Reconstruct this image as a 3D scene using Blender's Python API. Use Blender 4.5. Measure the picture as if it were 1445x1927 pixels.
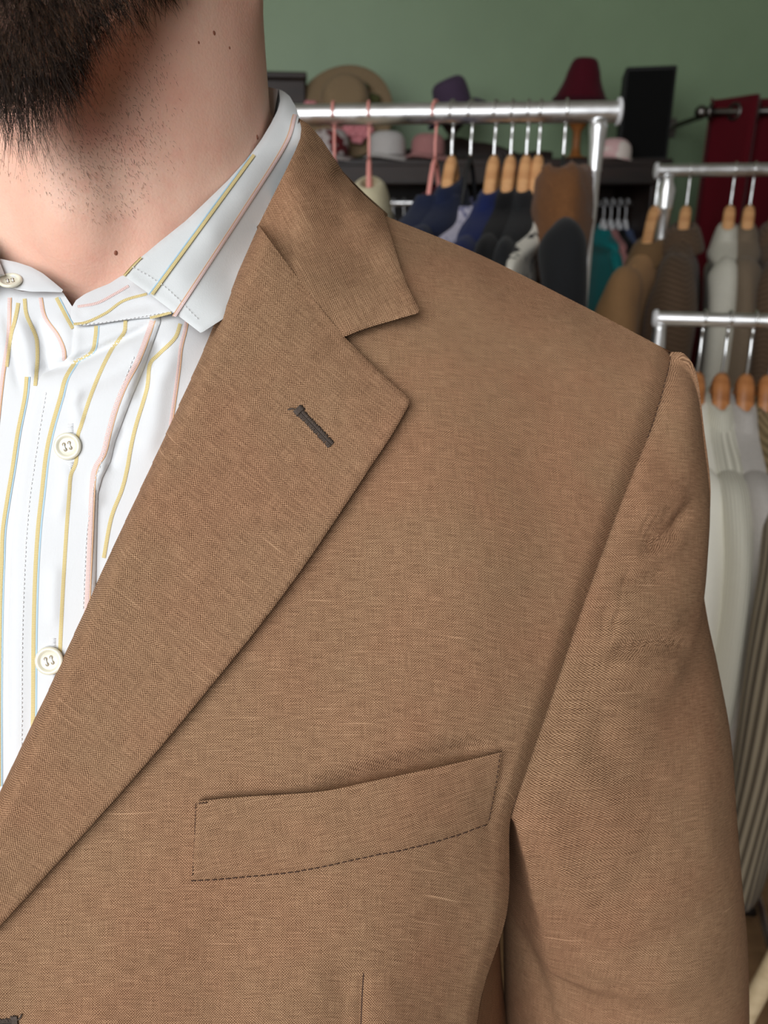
import bpy, bmesh, math, random
import numpy as np
from mathutils import Vector, Matrix, Euler
from mathutils.geometry import delaunay_2d_cdt
from mathutils.bvhtree import BVHTree

for o in list(bpy.data.objects): bpy.data.objects.remove(o)
SC = bpy.context.scene
COL = SC.collection
R = math.radians
random.seed(4); RNG = np.random.default_rng(7)

# ------------------------------------------------------------------ camera
K = 1448.0                      # focal length in pixels of the 1445 x 1927 frame
CX, CY = 722.5, 963.5
TH = R(20)
CAMZ = 1.46
cam = bpy.data.cameras.new('camera')
cam.sensor_fit = 'VERTICAL'; cam.sensor_height = 36; cam.lens = 36 * K / 1927
cam.clip_start = 0.01; cam.clip_end = 60
cam.dof.use_dof = True; cam.dof.focus_distance = 0.292
cam.dof.aperture_fstop = cam.lens / 2.1
camo = bpy.data.objects.new('camera', cam); COL.objects.link(camo)
camo.location = (0, 0, CAMZ); camo.rotation_euler = (R(90) - TH, 0, 0)
SC.camera = camo

# ------------------------------------------------------------------ light and exposure
world = bpy.data.worlds.new('world'); SC.world = world; world.use_nodes = True
world.node_tree.nodes['Background'].inputs[0].default_value = (0.80, 0.88, 1.0, 1)
world.node_tree.nodes['Background'].inputs[1].default_value = 1.2
SC.view_settings.view_transform = 'Standard'; SC.view_settings.look = 'None'
SC.view_settings.exposure = 0.0; SC.view_settings.gamma = 1.0
SC.view_settings.use_curve_mapping = False
def area(name, loc, rot, sx, sy, power, col):
    l = bpy.data.lights.new(name, 'AREA'); l.shape = 'RECTANGLE'; l.size = sx; l.size_y = sy
    l.energy = power; l.color = col
    o = bpy.data.objects.new(name, l); COL.objects.link(o); o.location = loc; o.rotation_euler = rot
    return o
# daylight entering by the shop window in the wall behind the camera
area('window_daylight', (-1.25, -1.94, 2.25), (R(90), 0, 0), 2.7, 1.9, 98, (0.98, 0.99, 1.0))


# ------------------------------------------------------------------ maths helpers
FW = np.array([0, math.cos(TH), -math.sin(TH)]); RT = np.array([1.0, 0, 0]); UP = np.array([0, math.sin(TH), math.cos(TH)])
C0 = np.array([0, 0, CAMZ])
def W(px, py, d):
    px, py, d = np.broadcast_arrays(np.asarray(px, float), np.asarray(py, float), np.asarray(d, float))
    return C0 + d[..., None] * (FW + RT * ((px - CX) / K)[..., None] - UP * ((py - CY) / K)[..., None])
def WZ(px, py, z):
    r = FW + RT * (px - CX) / K - UP * (py - CY) / K
    return C0 + r * (z - CAMZ) / r[2]
def WY(px, py, y):
    r = FW + RT * (px - CX) / K - UP * (py - CY) / K
    return C0 + r * y / r[1]
def PIX(P):
    Q = np.asarray(P, float) - C0
    d = Q @ FW
    return CX + K * (Q @ RT) / d, CY - K * (Q @ UP) / d, d

class TPS:
    def __init__(s, pts, reg=1e-6):
        a = np.array(pts, float); s.c = a[:, :2] / 1000; n = len(a)
        s.m = a[:, 2].mean()
        Kq = s.k(s.c, s.c) + reg * np.eye(n)
        P = np.hstack([np.ones((n, 1)), s.c])
        A = np.zeros((n + 3, n + 3)); A[:n, :n] = Kq; A[:n, n:] = P; A[n:, :n] = P.T
        s.w = np.linalg.solve(A, np.concatenate([a[:, 2] - s.m, np.zeros(3)]))
    def k(s, a, b):
        r2 = ((a[:, None] - b[None]) ** 2).sum(-1)
        return 0.5 * r2 * np.log(r2 + 1e-12)
    def __call__(s, px, py):
        sh = np.shape(px)
        q = np.stack([np.ravel(px), np.ravel(py)], -1) / 1000
        r = s.k(q, s.c) @ s.w[:-3] + s.w[-3] + q @ s.w[-2:] + s.m
        return r.reshape(sh)

def crs(P, m):
    """Catmull-Rom resampling of control points along axis 0 to m samples."""
    P = np.asarray(P, float); n = len(P)
    t = np.linspace(0, n - 1, m); i = np.minimum(t.astype(int), n - 2); f = t - i
    f = f.reshape((-1,) + (1,) * (P.ndim - 1))
    ext = np.concatenate([2 * P[:1] - P[1:2], P, 2 * P[-1:] - P[-2:-1]])
    a, b, c, d = ext[i], ext[i + 1], ext[i + 2], ext[i + 3]
    return 0.5 * (2 * b + (c - a) * f + (2 * a - 5 * b + 4 * c - d) * f ** 2 + (3 * b - a - 3 * c + d) * f ** 3)
def crs_open(P, step):
    P = np.asarray(P, float)
    L = np.linalg.norm(np.diff(P, axis=0), axis=1).sum()
    q = crs(P, max(8, 12 * len(P)))
    return resamp(q, max(2, int(L / step)))
def resamp(P, m):
    P = np.asarray(P, float)
    s = np.concatenate([[0], np.cumsum(np.linalg.norm(np.diff(P, axis=0), axis=1))])
    t = np.linspace(0, s[-1], m + 1)
    return np.stack([np.interp(t, s, P[:, k]) for k in range(P.shape[1])], -1)
def pdist(px, py, poly):
    """distance of points to an open polyline, and the running parameter 0..1 of the nearest point"""
    poly = np.asarray(poly, float)
    p = np.stack([np.ravel(px), np.ravel(py)], -1)
    best = np.full(len(p), 1e9); par = np.zeros(len(p))
    L = np.concatenate([[0], np.cumsum(np.linalg.norm(np.diff(poly, axis=0), axis=1))])
    for i in range(len(poly) - 1):
        a, b = poly[i], poly[i + 1]; ab = b - a; l2 = (ab ** 2).sum() + 1e-12
        t = np.clip(((p - a) @ ab) / l2, 0, 1)
        dd = np.linalg.norm(p - a - t[:, None] * ab, axis=1)
        m = dd < best
        best[m] = dd[m]; par[m] = (L[i] + t[m] * (L[i + 1] - L[i])) / L[-1]
    return best.reshape(np.shape(px)), par.reshape(np.shape(px))
def folds(px, py, lst):
    """sum of soft creases: (polyline, height in metres towards the viewer, width in pixels)"""
    z = np.zeros(np.shape(px))
    for poly, amp, w in lst:
        dd, t = pdist(px, py, poly)
        z += amp * np.exp(-(dd / w) ** 2) * np.clip(np.minimum(t, 1 - t) * 5 + 0.15, 0, 1)
    return z
def inside(px, py, poly):
    poly = np.asarray(poly, float); n = len(poly); r = np.zeros(np.shape(px), bool)
    j = n - 1
    for i in range(n):
        xi, yi = poly[i]; xj, yj = poly[j]
        c = ((yi > py) != (yj > py)) & (px < (xj - xi) * (py - yi) / (yj - yi + 1e-12) + xi)
        r ^= c; j = i
    return r

# ------------------------------------------------------------------ mesh building
class MB:
    def __init__(s): s.v = []; s.f = []; s.uv = []; s.mi = []; s.n = 0; s.m = 0
    def add(s, V, F, uv=None, flip=False):
        V = np.asarray(V, float).reshape(-1, 3)
        s.v.append(V); s.uv.append(np.zeros((len(V), 2)) if uv is None else np.asarray(uv, float).reshape(-1, 2))
        for f in F:
            g = [int(i) + s.n for i in f]
            s.f.append(g[::-1] if flip else g); s.mi.append(s.m)
        s.n += len(V); return s
    def grid(s, G, uv=None, cu=False, cv=False, flip=False):
        a, b = G.shape[:2]
        I = np.arange(a * b).reshape(a, b)
        if cu: I = np.vstack([I, I[:1]])
        if cv: I = np.hstack([I, I[:, :1]])
        F = np.stack([I[:-1, :-1], I[1:, :-1], I[1:, 1:], I[:-1, 1:]], -1).reshape(-1, 4)
        return s.add(G.reshape(-1, 3), F.tolist(), uv, flip)
    def loft(s, rings, caps=True, uv=None):
        rings = np.asarray(rings, float); a, b = rings.shape[:2]; n0 = s.n
        s.grid(rings, uv, cv=True)
        if caps:
            s.f.append([n0 + i for i in range(b)]); s.mi.append(s.m)
            s.f.append([n0 + (a - 1) * b + i for i in range(b)][::-1]); s.mi.append(s.m)
        return s
    def tube(s, path, rad, seg=8, caps=True, flat=None):
        P = np.asarray(path, float); n = len(P)
        rad = np.broadcast_to(np.asarray(rad, float), (n,))
        T = np.gradient(P, axis=0); T /= np.linalg.norm(T, axis=1)[:, None] + 1e-12
        ref = np.array([0, 0, 1.0]) if abs(T[0][2]) < 0.9 else np.array([1.0, 0, 0])
        rings = []
        N = np.cross(T[0], ref); N /= np.linalg.norm(N)
        for i in range(n):
            N = N - T[i] * (N @ T[i]); N /= np.linalg.norm(N) + 1e-12
            B = np.cross(T[i], N)
            a = np.arange(seg) * 2 * math.pi / seg
            rings.append(P[i] + rad[i] * (np.cos(a)[:, None] * N + np.sin(a)[:, None] * B))
        return s.loft(np.array(rings), caps)
    def lathe(s, prof, seg=32, M=None, caps=False):
        a = np.arange(seg) * 2 * math.pi / seg
        rings = np.array([[(r * math.cos(t), r * math.sin(t), z) for t in a] for r, z in prof])
        if M is not None: rings = xf(rings, M)
        return s.loft(rings, caps)
    def ell(s, c, r, seg=20, M=None):
        th = np.linspace(0.02, math.pi - 0.02, seg // 2 + 1)
        a = np.arange(seg) * 2 * math.pi / seg
        G = np.stack([np.outer(np.sin(th), np.cos(a)) * r[0], np.outer(np.sin(th), np.sin(a)) * r[1],
                      np.outer(np.cos(th), np.ones(seg)) * r[2]], -1)
        if M is not None: G = xf(G, M)
        return s.loft(G + np.asarray(c, float), True)
    def box(s, c, size, M=None, bev=0.0):
        bm = bmesh.new(); bmesh.ops.create_cube(bm, size=1)
        for v in bm.verts: v.co = Vector((v.co.x * size[0], v.co.y * size[1], v.co.z * size[2]))
        if bev: bmesh.ops.bevel(bm, geom=bm.edges[:], offset=bev, segments=2, affect='EDGES', profile=0.5)
        bm.verts.index_update()
        V = np.array([v.co[:] for v in bm.verts]); F = [[v.index for v in f.verts] for f in bm.faces]; bm.free()
        if M is not None: V = xf(V, M)
        return s.add(V + np.asarray(c, float), F)
    def verts(s): return np.vstack(s.v)
    def build(s, name, mat, parent=None, smooth=True, fn=None):
        V = s.verts()
        if fn is not None: V = fn(V)
        me = bpy.data.meshes.new(name)
        me.from_pydata(V.tolist(), [], s.f)
        uvl = me.uv_layers.new(name='UVMap')
        UVa = np.vstack(s.uv)
        li = np.empty(len(me.loops), np.int32); me.loops.foreach_get('vertex_index', li)
        uvl.data.foreach_set('uv', UVa[li].ravel())
        for m in (mat if isinstance(mat, (list, tuple)) else [mat]): me.materials.append(m)
        me.polygons.foreach_set('material_index', s.mi)
        me.polygons.foreach_set('use_smooth', [smooth] * len(me.polygons))
        me.update()
        o = bpy.data.objects.new(name, me); COL.objects.link(o)
        if parent is not None: o.parent = parent
        return o
def xf(G, M):
    M = np.array(M); return G @ M[:3, :3].T + (M[:3, 3] if M.shape[0] == 4 else 0)
def sharp(o, ang=35):
    m = o.modifiers.new('edge', 'EDGE_SPLIT'); m.split_angle = R(ang); return o
def thing(name, label, cat, loc=(0, 0, 0), rotz=0, group=None):
    o = bpy.data.objects.new(name, None); COL.objects.link(o); o.empty_display_size = 0.05
    o.location = Vector([float(x) for x in loc]); o.rotation_euler = (0, 0, rotz)
    return tag(o, label, cat, group)
def tag(o, label, cat, group=None):
    o['label'] = label; o['category'] = cat
    if group: o['group'] = group
    return o
def struct(o): o['kind'] = 'structure'; return o
def copy_tree(o, parent=None):
    c = o.copy(); COL.objects.link(c)
    if parent is not None: c.parent = parent
    for ch in list(o.children): copy_tree(ch, c)
    return c

# ------------------------------------------------------------------ materials
class NT:
    def __init__(s, name):
        s.mat = bpy.data.materials.new(name); s.mat.use_nodes = True; s.t = s.mat.node_tree
        s.b = s.t.nodes['Principled BSDF']
    def n(s, typ, **kw):
        x = s.t.nodes.new(typ)
        for k, v in kw.items(): setattr(x, k, v)
        return x
    def l(s, a, b): s.t.links.new(a, b)
    def val(s, inp, v):
        if hasattr(v, 'is_linked') or isinstance(v, bpy.types.NodeSocket): s.l(v, inp)
        else: inp.default_value = v
    def math(s, op, a, b=0.0, c=None):
        x = s.n('ShaderNodeMath', operation=op); s.val(x.inputs[0], a); s.val(x.inputs[1], b)
        if c is not None: s.val(x.inputs[2], c)
        return x.outputs[0]
    def noise(s, vec, scale, detail=3, rough=0.5):
        x = s.n('ShaderNodeTexNoise'); s.l(vec, x.inputs['Vector']); x.inputs['Scale'].default_value = scale
        x.inputs['Detail'].default_value = detail; x.inputs['Roughness'].default_value = rough
        return x.outputs['Fac']
    def ramp(s, f, lo, hi, a=0.0, b=1.0):
        x = s.n('ShaderNodeMapRange', clamp=True); s.val(x.inputs[0], f)
        x.inputs[1].default_value = lo; x.inputs[2].default_value = hi; x.inputs[3].default_value = a; x.inputs[4].default_value = b
        return x.outputs[0]
    def mix(s, f, a, b, mode='MIX'):
        x = s.n('ShaderNodeMix', data_type='RGBA', blend_type=mode); s.val(x.inputs[0], f)
        for i, q in ((6, a), (7, b)):
            s.val(x.inputs[i], q if isinstance(q, bpy.types.NodeSocket) else (*q, 1))
        return x.outputs[2]
    def bump(s, h, strength, dist):
        x = s.n('ShaderNodeBump'); x.inputs['Strength'].default_value = strength; x.inputs['Distance'].default_value = dist
        s.l(h, x.inputs['Height']); s.l(x.outputs[0], s.b.inputs['Normal'])
    def map(s, vec, scale=(1, 1, 1), rot=(0, 0, 0)):
        x = s.n('ShaderNodeMapping'); s.l(vec, x.inputs[0]); x.inputs['Scale'].default_value = scale; x.inputs['Rotation'].default_value = rot
        return x.outputs[0]
    def obj(s): return s.n('ShaderNodeTexCoord').outputs['Object']
    def uv(s): return s.n('ShaderNodeTexCoord').outputs['UV']
    def sep(s, v):
        x = s.n('ShaderNodeSeparateXYZ'); s.l(v, x.inputs[0]); return x.outputs
    def set(s, **kw):
        for k, v in kw.items():
            i = s.b.inputs[{'color': 'Base Color', 'rough': 'Roughness', 'metal': 'Metallic', 'spec': 'Specular IOR Level', 'sheen': 'Sheen Weight'}[k]]
            if isinstance(v, tuple) and len(v) == 3: v = (*v, 1)
            s.val(i, v)
        return s
def srgb(r, g, b):
    f = lambda c: (c / 255 / 12.92) if c / 255 <= 0.04045 else ((c / 255 + 0.055) / 1.055) ** 2.4
    return (f(r), f(g), f(b))
def plain(name, col, rough=0.6, metal=0.0, var=0.12, nscale=30, bump=0.0, bscale=200, sheen=0.0):
    t = NT(name); v = t.obj()
    f = t.noise(v, nscale, 4)
    lo = tuple(c * (1 - var) for c in col); hi = tuple(min(1, c * (1 + var)) for c in col)
    t.set(color=t.mix(f, lo, hi), rough=rough, metal=metal, sheen=sheen)
    if bump: t.bump(t.noise(v, bscale, 3), bump, 0.002)
    return t.mat
# ================================================================== the room
def wallmat(name, col):
    t = NT(name); v = t.obj(); a = t.noise(v, 1.3, 4, .6); b = t.noise(v, 90, 3)
    c = t.mix(t.ramp(a, .3, .7), tuple(q * .9 for q in col), tuple(q * 1.08 for q in col))
    t.set(color=c, rough=0.45, spec=0.35); t.bump(b, .12, .002); return t.mat
M_GREEN = wallmat('green_wall_paint', srgb(126, 147, 116)); M_WHITEP = wallmat('off_white_paint', srgb(168, 164, 155))
def woodmat(name, a, b, scale=6, rough=.5):
    t = NT(name); v = t.obj(); f = t.noise(t.map(v, (scale, scale * 9, scale * 9)), 1.0, 5, .6)
    t.set(color=t.mix(t.ramp(f, .3, .7), a, b), rough=rough, spec=.4); t.bump(f, .1, .001); return t.mat
M_FLOOR = woodmat('floor_boards', srgb(122, 92, 64), srgb(160, 124, 88), 3)
M_DARKW = woodmat('dark_wardrobe_wood', srgb(22, 14, 11), srgb(46, 28, 20), 4)
M_HANGW = woodmat('hanger_wood', srgb(188, 132, 84), srgb(224, 172, 120), 9, .35)
M_HANGD = woodmat('honey_hanger_wood', srgb(150, 92, 50), srgb(196, 132, 80), 9, .3)
X0, X1, Y0, Y1, ZT = -3.2, 2.3, -2.0, 3.35, 3.4
def box_struct(name, c, s, m):
    if name.startswith('wall'): c = (c[0], c[1], c[2] - .05); s = (s[0], s[1], s[2] + .1)
    mb = MB(); mb.box(c, s); return struct(mb.build(name, m, smooth=False))
box_struct('wall_back', ((X0 + X1) / 2, Y1 + .05, ZT / 2), (X1 - X0 + .4, .1, ZT), M_GREEN)
box_struct('wall_left', (X0 - .05, (Y0 + Y1) / 2, ZT / 2), (.1, Y1 - Y0, ZT), M_WHITEP)
box_struct('wall_right', (X1 + .05, (Y0 + Y1) / 2, ZT / 2), (.1, Y1 - Y0, ZT), M_WHITEP)
box_struct('ceiling', ((X0 + X1) / 2, (Y0 + Y1) / 2, ZT + .05), (X1 - X0 + .2, Y1 - Y0 + .2, .1), M_WHITEP)
fl = box_struct('floor', ((X0 + X1) / 2, (Y0 + Y1) / 2, -.06), (X1 - X0 + .1, Y1 - Y0 + .1, .08), M_FLOOR)
pl = MB(); pl.box((0, 0, 0), (X1 - X0, .118, .02)); p0 = None
for i in range(int((Y1 - Y0) / .12) + 1):
    if p0 is None: p0 = pl.build('plank', M_FLOOR, fl, False); o = p0
    else: o = p0.copy(); COL.objects.link(o)
    o.location = ((X0 + X1) / 2, Y0 + .06 + i * .12, -.01)
# shop window wall behind the camera: four pieces round the opening, then frame and panes
WX0, WX1, WZ0, WZ1 = -2.68, 0.18, 1.22, 3.28
mb = MB(); xm = (X0 + X1) / 2
mb.box(((X0 + WX0) / 2, Y0 - .06, ZT / 2), (WX0 - X0, .12, ZT)); mb.box(((WX1 + X1) / 2, Y0 - .06, ZT / 2), (X1 - WX1, .12, ZT))
mb.box(((WX0 + WX1) / 2, Y0 - .06, WZ0 / 2), (WX1 - WX0, .12, WZ0)); mb.box(((WX0 + WX1) / 2, Y0 - .06, (WZ1 + ZT) / 2), (WX1 - WX0, .12, ZT - WZ1))
struct(mb.build('wall_front', M_WHITEP, smooth=False))
M_FRAME = plain('white_window_frame', (.7, .7, .68), .4)
def glass():
    t = NT('window_glass'); tr = t.n('ShaderNodeBsdfTransparent'); gl = t.n('ShaderNodeBsdfGlossy'); gl.inputs['Roughness'].default_value = .02
    mx = t.n('ShaderNodeMixShader'); mx.inputs[0].default_value = .05; t.l(tr.outputs[0], mx.inputs[1]); t.l(gl.outputs[0], mx.inputs[2])
    t.l(mx.outputs[0], t.t.nodes['Material Output'].inputs[0]); return t.mat
M_GLASS = glass()
mb = MB()
for x in (WX0 + .03, WX1 - .03): mb.box((x, Y0 - .03, (WZ0 + WZ1) / 2), (.06, .06, WZ1 - WZ0))
for z in (WZ0 + .03, WZ1 - .03): mb.box(((WX0 + WX1) / 2, Y0 - .03, z), (WX1 - WX0 - .12, .06, .06))
win = struct(mb.build('window_1', M_FRAME, smooth=False))
mid = (WX0 + WX1) / 2
m = MB(); m.box((mid, Y0 - .03, (WZ0 + WZ1) / 2), (.05, .05, WZ1 - WZ0 - .12)); m.build('mullion', M_FRAME, win, False)
for a, b in ((WX0 + .06, mid - .025), (mid + .025, WX1 - .06)):
    m = MB(); m.box(((a + b) / 2, Y0 - .03, (WZ0 + WZ1) / 2), (b - a, .006, WZ1 - WZ0 - .12)); m.build('pane', M_GLASS, win, False)

# ------------------------------------------------------------------ chrome clothes racks
def chrome(name, rough=.16):
    t = NT(name); v = t.obj(); f = t.noise(v, 40, 3); t.set(color=(.95, .955, .96), metal=1.0, rough=t.ramp(f, .3, .7, rough * .8, rough * 1.3)); return t.mat
M_CHR = chrome('chrome_tube', .36); M_HOOK = chrome('steel_hook', .22); M_BLACK = plain('black_plastic', srgb(22, 22, 23), .45); M_WHITEPL = plain('white_plastic', (.75, .75, .76), .4)
def make_rack(label, A, B, r, post_r, drops, end=.03):
    """A, B: rail ends; posts stand at `drops` along the rail"""
    A = np.array(A); B = np.array(B); t = (B - A) / np.linalg.norm(B - A); n = np.array([-t[1], t[0], 0])
    o = thing('clothes_rack', label, 'clothes rack', (A[0], A[1], 0)); off = np.array([A[0], A[1], 0]); f = lambda V: V - off
    m = MB(); m.tube([A, A + (B - A) * .3, A + (B - A) * .7, B], r, 20); sharp(m.build('rail', M_CHR, o, fn=f))
    for e, s in ((A, -1), (B, 1)):
        m = MB(); m.tube([e - t * .001 * s, e + t * .004 * s, e + t * .007 * s], [r * 1.28, r * 1.28, r * .9], 20); sharp(m.build('end_cap', M_WHITEPL, o, fn=f))
    for P in drops:
        P = np.array(P); z = P[2]
        m = MB(); pr = post_r
        prof = [(z - r * .7, r * .95), (z - r * 1.6, r * .92), (z - .045, pr * 1.35), (z - .085, pr * 1.15), (z - .088, pr * 1.22), (z - .092, pr * 1.05), (z - .16, pr), (z - .19, pr * .8), (.09, pr * .8)]
        rings = np.array([[(P[0] + q * math.cos(a), P[1] + q * math.sin(a), zz) for a in np.arange(18) * 2 * math.pi / 18] for zz, q in prof])
        m.loft(rings); m.build('post', M_CHR, o, fn=f)
        m = MB(); m.tube([P * (1, 1, 0) + n * -.25 + (0, 0, .09), P * (1, 1, 0) + (0, 0, .09), P * (1, 1, 0) + n * .25 + (0, 0, .09)], post_r, 14); m.build('foot_bar', M_CHR, o, fn=f)
        for s in (-1, 1):
            c = P * (1, 1, 0) + n * .22 * s
            m = MB(); m.tube([c + t * -.012 + (0, 0, .026), c + t * .012 + (0, 0, .026)], .026, 18); m.box(c + np.array([0, 0, .065]), (.02, .02, .04), bev=.003); m.build('castor', M_BLACK, o, fn=f)
    return o
ZR1 = 1.645
RA1 = WZ(-150, 224, ZR1); RB1 = WZ(1162, 210, ZR1)
RA1[2] = RB1[2] = ZR1
def on_rail(A, B, px):
    lo, hi = 0.0, 1.0
    for _ in range(50):
        q = (lo + hi) / 2
        if PIX(A + (B - A) * q)[0] < px: lo = q
        else: hi = q
    return A + (B - A) * lo
rackA = make_rack('long chrome clothes rack with thick bright rail, hung with navy and black clothes', RA1, RB1, .0165, .0098, [on_rail(RA1, RB1, 1128), RA1 + (RB1 - RA1) * .02])
ZR2 = 1.605
RA2 = WZ(1236, 321, ZR2); RB2 = WZ(1780, 316, ZR2)
make_rack('chrome clothes rack hung with tweed and camel coats by the burgundy curtain', RA2, RB2, .0150, .0165, [on_rail(RA2, RB2, 1258), RB2 - (RB2 - RA2) * .03])
ZR3 = 1.335
RA3 = WZ(1236, 599, ZR3); RB3 = WZ(1760, 612, ZR3)
make_rack('low chrome clothes rack hung with pale jackets and a ribbed tweed coat', RA3, RB3, .0105, .0085, [on_rail(RA3, RB3, 1243), RB3 - (RB3 - RA3) * .03])

# ------------------------------------------------------------------ hangers and garments
M_PINKH = plain('pink_coated_wire', srgb(226, 150, 140), .4)
def hanger(label, P, yaw, wood, hook_mat, hook, r, kind='wood', group=None, wide=.012, z0=.070):
    """P: point of the rail's centre line; the hook closes over the rail of radius r"""
    o = thing('coat_hanger', label, 'hanger', (P[0], P[1], P[2] - hook - r - z0), yaw, group)
    zr = hook + r + z0
    a = np.linspace(-.45 * math.pi, 1.1 * math.pi, 14); rr = r + .0028
    arc = np.stack([0 * a, rr * np.cos(a) * 1.0, zr + rr * np.sin(a)], -1)
    pth = np.vstack([[(0, 0, z0 - .01), (0, 0, z0 + hook * .35), (0, .004, z0 + hook * .75)], arc])
    m = MB(); m.tube(resamp(pth, 30), .0024, 8); m.build('hook', hook_mat, o)
    m = MB(); ys = np.linspace(-.175, .175, 37); rings = []
    for y in ys:
        zc = -.058 + (z0 + .046) * math.exp(-(y / .040) ** 2) - .045 * (abs(y) / .2) ** 1.3
        hw = .0165 if kind == 'wood' else .006
        q = np.arange(12) * 2 * math.pi / 12; tp = 1 - .55 * (abs(y) / .175) ** 4
        rings.append(np.stack([wide * tp * np.cos(q), np.full(12, y), zc - hw * .6 + hw * tp * np.sin(q)], -1))
    m.loft(np.array(rings)); m.build('shoulder_bar', wood, o)
    return o
def clothmat(name, col, var=.15, kind=None, col2=None, sc=1.0, rough=.85):
    t = NT(name); v = t.obj(); f = t.noise(v, 220, 3); b = t.noise(v, 9, 3)
    c = t.mix(f, tuple(q * (1 - var) for q in col), tuple(min(1, q * (1 + var)) for q in col))
    if kind == 'stripe':
        x, y, _ = t.sep(t.uv()); s = t.ramp(t.math('SINE', t.math('MULTIPLY', x, 2 * math.pi / sc)), -.5, .5); c = t.mix(s, c, col2)
        t.bump(s, .4, .002)
    elif kind == 'herring':
        x, y, _ = t.sep(t.uv()); z = t.math('PINGPONG', x, sc * 4); s = t.ramp(t.math('SINE', t.math('MULTIPLY', t.math('ADD', t.math('MULTIPLY', z, .35), y), 2 * math.pi / sc)), -.6, .6); c = t.mix(s, c, col2)
    elif kind == 'print':
        w = t.noise(v, sc, 2, .7); c = t.mix(t.ramp(w, .50, .56), c, col2)
    else: t.bump(f, .35, .002)
    t.set(color=c, rough=rough, spec=.15, sheen=.08); return t.mat
def garment(name, label, cat, mat, P, yaw, drop, length=.75, width=.43, thick=.045, sleeve=.58, collar='fold', cmat=None, group=None, seed=1, swing_=0.0, srad=.052, body_mats=None):
    """drop: from the rail's centre line to the garment's neck; local x = along the rail, y = across"""
    rg = np.random.default_rng(seed)
    o = thing(name, label, cat, (P[0], P[1], P[2] - drop), yaw, group)
    N = 48; a = np.arange(N) * 2 * math.pi / N; w2 = width / 2
    lev = [(.012, .050, .026), (-.012, .085, .034), (-.040, .150, .040), (-.070, w2 * .93, thick), (-.11, w2, thick * 1.05), (-.2, w2 * .98, thick * 1.1), (-.36, w2 * .90, thick), (-length * .75, w2 * .92, thick * 1.05), (-length, w2 * .98, thick * 1.15)]
    L = crs(np.array(lev), 44); rings = []
    ph = rg.uniform(0, 6, 4)
    for z, W_, T_ in L:
        k = np.clip(-z / length, 0, 1)
        fold = 1 + k * (.22 * np.sin(5 * a + ph[0]) + .14 * np.sin(9 * a + ph[1] + 4 * k)) + .05 * np.sin(3 * a + ph[2] + 7 * k)
        ca, sa = np.cos(a), np.sin(a)
        rings.append(np.stack([T_ * np.sign(sa) * np.abs(sa) ** .8 * fold + .012 * math.sin(ph[3] + 5 * k) * k, W_ * np.sign(ca) * np.abs(ca) ** .9, np.full(N, z)], -1))
    rings = np.array(rings)
    s = np.cumsum(np.linalg.norm(np.roll(rings, -1, 1) - rings, axis=2), 1)
    uv = np.stack([np.broadcast_to(s[20], s.shape), np.broadcast_to(L[:, :1], s.shape)], -1)
    m = MB(); m.loft(rings, True, uv); m.build('garment_body', mat, o)
    if sleeve:
        for sg in (-1, 1):
            pts = np.array([(0, sg * (w2 - .10), -.052), (0, sg * (w2 - .055), -.066), (.0, sg * (w2 - .012), -.098), (.004 + swing_ * .2, sg * (w2 + .018), -.17), (.008 + swing_ * .6, sg * (w2 + .022), -.33), (.006 + swing_ * .9, sg * (w2 + .012), -.48), (swing_, sg * (w2 - .005), -.07 - sleeve)])
            rad = np.array([.014, .034, .050, .058, .054, .050, .044]) * srad / .052
            Pq = crs(pts, 40); Rq = crs(rad[:, None], 40)[:, 0]; rgs = []; Tq = np.gradient(Pq, axis=0); Tq /= np.linalg.norm(Tq, axis=1)[:, None]
            for i, (p, r_) in enumerate(zip(Pq, Rq)):
                k = i / 39; q = np.arange(28) * 2 * math.pi / 28
                wob = 1 + .07 * np.sin(3 * q + ph[0] + 9 * k) + .06 * math.sin(14 * k + ph[1])
                Bq = np.cross(Tq[i], (1, 0, 0)); Bq /= np.linalg.norm(Bq)
                rgs.append(p + np.outer(min(.82, thick * 1.25 / r_) * r_ * wob * np.cos(q), (1, 0, 0)) + np.outer(r_ * wob * np.sin(q), Bq))
            rgs = np.array(rgs); uq = np.stack(np.broadcast_arrays(np.linspace(0, .3, 28)[None, :] + 0 * rgs[..., 0], rgs[..., 2]), -1)
            m = MB(); m.loft(rgs, True, uq); m.build('sleeve', mat, o)
    if collar:
        q = np.arange(30) * 2 * math.pi / 30
        prof = {'fold': [(.016, .032, -.012), (.016, .033, .026), (.024, .042, .035), (.040, .060, .024), (.057, .092, -.022), (.050, .088, -.030)], 'band': [(.030, .048, -.014), (.027, .045, .016), (.029, .047, .019), (.031, .049, .014), (.036, .054, -.016)],
                'fur': [(.022, .04, -.02), (.020, .04, .020), (.030, .06, .042), (.044, .115, .030), (.052, .160, -.02), (.050, .185, -.09), (.036, .17, -.14)]}[collar]
        sxc = 1.0 if collar == 'fur' else min(1.0, max(.55, thick / .040))
        P_ = crs(np.array(prof) * (sxc, 1, 1), 22)
        rgs = np.array([np.stack([x * np.cos(q), y * np.sin(q), z + (.012 * np.sin(q) if collar != 'fur' else .004 * np.cos(5 * q))], -1) for x, y, z in P_])
        if collar == 'fur': rgs = rgs + rg.normal(0, .0022, rgs.shape)
        m = MB(); m.loft(rgs, False, np.stack(np.broadcast_arrays(q[None, :] * .06, rgs[..., 2]), -1)); c = m.build('collar', cmat or mat, o)
        sd = c.modifiers.new('t', 'SOLIDIFY'); sd.thickness = .003
    return o
NAVY = clothmat('navy_wool', srgb(26, 34, 60)); NAVY2 = clothmat('blue_navy_wool', srgb(24, 34, 78)); BLK = clothmat('black_wool', srgb(17, 17, 19)); BURG = clothmat('burgundy_knit', srgb(92, 14, 34))
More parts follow.
